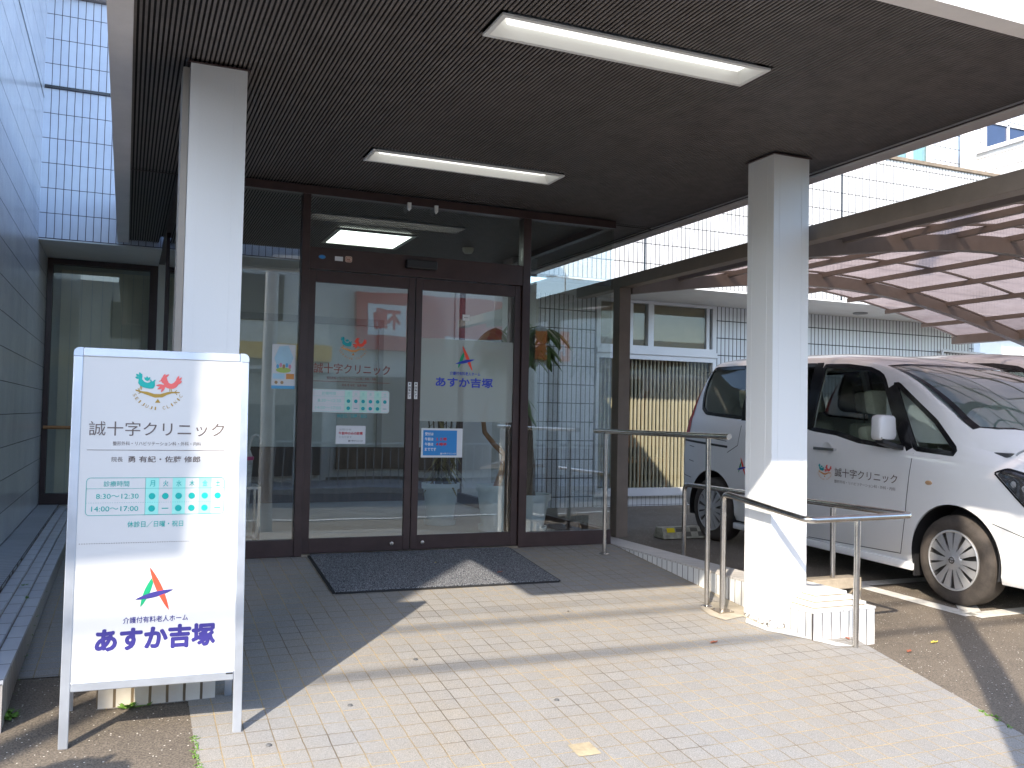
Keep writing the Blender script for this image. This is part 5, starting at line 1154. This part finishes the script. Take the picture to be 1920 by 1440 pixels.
        cv.lathe([(r, h*d) for r, h in [(.0, -.014), (.02, -.014), (.028, -.010), (.062, -.006), (.072, .004), (.072, .02)]], (cx, s, zc_), 'x', 32)
        for k in range(7):
            for da in (-.2, .2):
                a = 2*math.pi*k/7+math.pi/2+da; ca, sa = math.cos(a), math.sin(a); ta = -.0 if da < 0 else 0
                pts = [(.055, -.013), (.13, -.019), (.200, -.031), (.200, .031), (.13, .019), (.055, .013)]
                q0 = [(cx+d*(.000-.006*math.sin(math.pi*min(1, r/.2))), s+r*ca-w2*sa, zc_+r*sa+w2*ca) for r, w2 in pts]; cv.prism(q0, (d*.012, 0, 0))
        mesh_obj('wheel_cover', cv, M['wheel_silver'], w_, smooth=True)
        em = MB().lathe([(.024, -.0148*d), (.024, -.0165*d), (.017, -.0165*d), (.017, -.0148*d)], (cx, s, zc_), 'x', 28); em.box(*sorted((cx-.0165*d, cx-.0145*d)), s-.027, s+.027, zc_-.004, zc_+.004); mesh_obj('badge', em, M['steel'], w_)
    for s in (.97, 3.86):
        for side in (-1, 1): wheel(s, side)
    return t
van = make_van('white clinic van with bird emblem lettering on its door, parked behind the rails')
# lettering on the near side
V = Plane2((-.0035, 0, 0), (0, -1, 0), (0, 0, 1))         # reads left-to-right towards the front
te, co, oc, br, rd2, gr3, pu = inks(7)
et = MB(); emblem(V, (te, co, oc), -2.25, .835, .155, True, et); mesh_obj('lettering', et, mat('ink_amber', (.7, .3, .08), .5), van)
V.text(br, "誠十字クリニック", -2.135, -1.475, .805, .878, .004); V.text(br, "整形外科・リハビリテーション科・外科・内科", -2.135, -1.49, .752, .778)
a_mark(V, (rd2, gr3, pu), -3.36, .79, .165)
for nm, mb, mt in (('emblem', te, CYAN), ('emblem', co, SALMON), ('emblem', oc, mat('ink_amber', (.7, .3, .08), .5)), ('lettering', br, BROWN), ('emblem', rd2, RED), ('emblem', gr3, GREEN), ('emblem', pu, BBLUE)): mesh_obj(nm, mb, mt, van)
for ob in [van]: ob.location = (5.42, 3.73-.0, -.271-.025*.97); ob.rotation_euler = (math.atan(.025), 0, 0)
v2 = copy_tree(van); v2.location = (7.46, 4.0, -.287); v2.scale = (1.06, 1.0, 1.055); v2['label'] = 'second white van parked beyond the clinic van, only its roof showing'
for ch in list(v2.children):
    if ch.name.startswith(('lettering', 'emblem')): bpy.data.objects.remove(ch)

# wheel stop
t = thing('wheel_stop', 'worn concrete wheel stop with yellow reflector behind the van rear tyre', 'wheel stop', (5.2, 7.9, -.19))
z0 = zl(7.9)
mesh_obj('block', MB().prism([(4.98, 7.72, z0), (4.98, 7.92, z0), (4.98, 7.88, z0+.11), (4.98, 7.77, z0+.11)], (.62, 0, 0)), mat('worn_stop', (.36, .34, .27), .9, var=.3, scale=18, bump=.3), t, bevel=.008)
mesh_obj('reflector', MB().prism([(5.03, 7.742, z0+.062), (5.12, 7.742, z0+.062), (5.12, 7.762, z0+.105), (5.03, 7.762, z0+.105)], (0, -.004, .001)), mat('yellow_reflector', (.8, .62, .02), .4), t)
chk = MB()
for i in range(5):
    for j in range(2):
        if (i+j) % 2: x = 5.14+i*.085; chk.prism([(x, 7.728+j*.022, z0+.020+j*.045), (x+.085, 7.728+j*.022, z0+.020+j*.045), (x+.085, 7.750+j*.022, z0+.064+j*.045), (x, 7.750+j*.022, z0+.064+j*.045)], (0, -.002, 0))
mesh_obj('worn_checks', chk, mat('faded_dark_check', (.12, .11, .09), .9), t)

# ------------------------------------------------------------------ street side behind the viewer (mirrored in the glass, casting shadows)
def building(label, x0, x1, y0, y1, h, mt): 
    t = thing('street_building', label, 'building', ((x0+x1)/2, y0, -.7)); mesh_obj('wall', MB().box(x0, x1, y0, y1, -.72, h), mt, t); return t
b1 = building('long grey building across the road with a yellow awning band', -26, 4.55, -15, -9.2, 4.9, M['grey_wall'])
mesh_obj('awning', MB().box(-20, 4.5, -9.2, -8.7, 2.25, 2.62), M['yellow'], b1)
mesh_obj('shopfront', MB().box(-20, 4.4, -9.19, -9.1, -.5, 1.2), M['dark_wall'], b1)
mesh_obj('corrugated_roof', MB().box(-20, 4.4, -9.3, -7.6, 1.95, 2.02), M['silver_roof'], b1)
for x in (-4, -1.5, 1.0, 3.5): mesh_obj('post', MB().box(x, x+.1, -7.8, -7.7, -.7, 1.95), M['grey_wall'], b1)
for x in (-3, -.5, 2.0): mesh_obj('window', MB().box(x, x+1.4, -9.2, -9.15, 3.2, 4.3), M['dark_wall'], b1)
b2 = building('beige shop across the road under a long red fascia sign', 4.9, 10.6, -17, -11.2, 4.7, M['beige_wall'])
mesh_obj('fascia_sign', MB().box(5.6, 10.5, -11.2, -10.95, 2.75, 4.3), M['red'], b2)
Q = Plane2((0, -10.945, 0), (-1, 0, 0), (0, 0, 1)); w1, r1 = MB(), MB()
Q.rect(w1, -7.0, -5.9, 3.15, 4.0, .001); Q.text(r1, "不動", -6.85, -6.05, 3.3, 3.9, .05, .003); Q.rect(w1, -9.9, -8.1, 2.85, 3.2, .001)
mesh_obj('sign_panel', w1, WHITE, b2); mesh_obj('lettering', r1, CREDINK, b2)
mesh_obj('shopfront', MB().box(5.2, 10.3, -11.19, -11.1, -.5, 2.0), mat('shopfront_brown', (.12, .08, .05), .6, var=.4, scale=3), b2)
b3 = building('low shop across the road with a small orange hanging sign', 11.0, 24, -18, -11.6, 4.3, M['grey_wall'])
mesh_obj('orange_sign', MB().box(11.1, 12.2, -11.6, -11.4, 2.7, 3.6), M['orange'], b3)
Q = Plane2((0, -11.395, 0), (-1, 0, 0), (0, 0, 1)); w1 = MB(); Q.text(w1, "RE", -12.05, -11.45, 2.85, 3.2, .03); mesh_obj('lettering', w1, WHITE, b3)
an = MB().cyl((12.3, -12, 4.3), (12.3, -12, 6.0), .02)
for z, l in ((5.9, .5), (5.3, .6)):
    an.cyl((12.3-l, -12, z), (12.3+l, -12, z), .012)
    for k in range(-3, 4): an.cyl((12.3+l*k/3.2, -12.25, z), (12.3+l*k/3.2, -11.75, z), .008)
mesh_obj('roof_antenna', an, M['steel_plate'], b3)
fn = thing('roadside_fence', 'low white mesh fence along the far side of the road', 'fence', (8, -7.2, -.7)); f = MB(); f.tube([(3, -7.2, .35), (16, -7.2, .35)], .03); mesh_obj('top_rail', f, mat('fence_grey', (.30, .30, .29), .6), fn)
f = MB()
for i in range(66): f.box(3+i*.2, 3.02+i*.2, -7.22, -7.2, -.7, .34)
mesh_obj('bars', f, mat('fence_grey', (.30, .30, .29), .6), fn)
sw = MB().box(-40, 40, -8.6, -6.4, -.72, -.6); struct('far_sidewalk', sw, mat('sidewalk_grey', (.34, .34, .33), .9))
# mast beside the drive and overhead lines
ms = thing('utility_mast', 'slim grey mast beside the driveway with lines strung from it', 'mast', (1.72, .66, -.65))
mesh_obj('shaft', MB().cyl((1.72, .66, -.72), (1.72, .66, 7.9), .095, .08, seg=20), M['silver_roof'], ms, smooth=True)
# unseen board, added to shade the sign stand, left pillar and ramp
pb = thing('unseen_shade_board', 'unseen blank board on posts left of the drive, added to cast shade', 'sign board', (-4.6, -.3, 0))
mesh_obj('board', MB().box(-6.4, -3.61, -.42, -.30, 4.60, 9.2), M['grey_wall'], pb)
for x in (-6.0, -4.3): mesh_obj('post', MB().cyl((x, -.50, -.72), (x, -.50, 9.0), .07), M['silver_roof'], pb)
def cable(y, z, r, label):
    pts = [(-30+60*i/40, y, z+.0009*(-30+60*i/40)**2) for i in range(41)]; single('overhead_cable', MB().tube(pts, r, 8), M['rubber'], label, 'cable', 'overhead cables across the drive')
cable(4.755-1.01*6.9, -.167+6.9, .022, 'overhead cable nearest the canopy, its shadow crossing below the doormat'); cable(4.175-1.01*7.1, -.225+7.1, .028, 'thicker overhead cable, its shadow crossing the middle of the ramp'); cable(4.98-1.01*6.9, -.145+6.9, .008, 'thinnest overhead cable, its shadow faint below the doormat')
# shrub at the street edge, left of the drive: only its shadow reaches the picture
sh = thing('shrub', 'round leafy shrub on a thin stem at the left of the sign stand', 'shrub', (-1.45, 2.3, -.4))
lf = MB(); rg = random.Random(5)
for i in range(1300):
    v = Vector((rg.gauss(0, 1), rg.gauss(0, 1), rg.gauss(0, 1))).normalized()*rg.uniform(.35, 1)**.5; c = Vector((-1.33, 2.20, .86))+Vector((v.x*.20, v.y*.20, v.z*.21)); leaf(lf, c, (rg.uniform(-1, 1), rg.uniform(-1, 1), rg.uniform(-1, 1)), .09, .045, .2)
mesh_obj('foliage', lf, M['leaf'], sh); mesh_obj('stem', MB().cyl((-1.33, 2.20, -.45), (-1.33, 2.20, .8), .012), M['bark'], sh)

# ------------------------------------------------------------------ small things on the ground
def dry_leaf(x, y, z, s, a, label, mt=None):
    mb = MB(); c = Vector((x, y, z)); u = Vector((math.cos(a), math.sin(a), 0)); v = Vector((-u.y, u.x, 0))
    pr = [(-1, 0, .0), (-.5, .38, .3), (-.1, .30, .2), (.2, .55, .35), (.45, .2, .15), (1, .05, .4), (.4, -.25, .2), (.1, -.5, .3), (-.2, -.28, .1), (-.6, -.35, .25)]
    vs = [c+Vector((0, 0, s*.12))]+[c+u*(p_[0]*s)+v*(p_[1]*s)+Vector((0, 0, p_[2]*s*.6)) for p_ in pr]; mb.add(vs, [(0, i, i % 10+1) for i in range(1, 11)])
    single('fallen_leaf', mb, mt or M['leafdry'], label, 'leaf')
dry_leaf(2.375, 5.70, zr(5.70)+.018, .03, .4, 'red brown leaf lying on the right part of the doormat'); dry_leaf(3.03, 4.18, zr(4.18)+.004, .032, .2, 'curled red leaf on the pavers in front of the right pillar')
dry_leaf(4.15, 3.88, zl(3.88)+.002, .030, .5, 'orange brown leaf on the asphalt right of the rail post'); dry_leaf(4.46, 3.98, zl(3.98)+.002, .034, .1, 'yellow leaf lying on the asphalt near the rail post', M['leafyel'])
dry_leaf(3.86, 4.055, zr(4.055)+.003, .026, 1.2, 'small brown leaf at the foot of the tiled base'); dry_leaf(2.02, 6.02, zr(6.02)+.018, .014, .9, 'tiny pale scrap near the middle of the doormat', M['leafyel'])
dry_leaf(2.47, 4.86, zr(4.86)+.003, .016, .9, 'tiny dark scrap on the sunlit pavers by the cable shadow', M['bark'])
for i, (x, y) in enumerate(((1.36, 4.33), (.93, 3.88), (1.83, 3.70), (.55, 3.60))):
    mb = MB().lathe([(.0, .006), (.008, .006), (.011, .003), (.012, 0)], (x, y, zr(y)+.001), seg=16)
    single('paving_stud', mb, mat('dark_stud', (.10, .10, .10), .5), ('dark round stud set in the pavers, farthest from the viewer', 'dark round stud set in the pavers, on the left half of the sunny ramp', 'dark round stud in the pavers nearest the rusty square', 'dark round stud in the pavers beside the sign stand foot')[i], 'stud', 'small dark studs in the pavers')
wd = MB(); rg = random.Random(9)
def tuft(x, y, z, n, h, sp):
    for i in range(n): a = rg.uniform(0, 6.28); leaf(wd, (x+rg.uniform(-sp, sp), y+rg.uniform(-sp, sp), z), (math.cos(a), math.sin(a), rg.uniform(.4, 1.6)), h*rg.uniform(.5, 1.2), h*.3, .4)
for i in range(26): y = 3.30+i*.018; tuft(.288+rg.uniform(-.008, .004), y, zr(y), 5, .018, .010)
for x, y in ((3.725, 3.02), (3.72, 2.97), (3.735, 3.06), (3.71, 2.90), (3.75, 3.00)): tuft(x, y, zr(y), 14, .022, .012)
tuft(.05, 4.095, zr(4.1), 30, .045, .02); tuft(.13, 4.10, zr(4.1), 10, .03, .008); tuft(-.40, 4.12, zr(4.12), 40, .05, .03); tuft(-.50, 5.95, -.03, 12, .025, .02); tuft(-.47, 5.6, -.04, 10, .025, .02)
for i in range(12): y = 4.2+i*.15; tuft(-.393, y, zr(y), 4, .015, .01)
tag(mesh_obj('weeds', wd, M['weed']), kind='stuff', label='small green weeds and moss in the joints', cat='weeds')
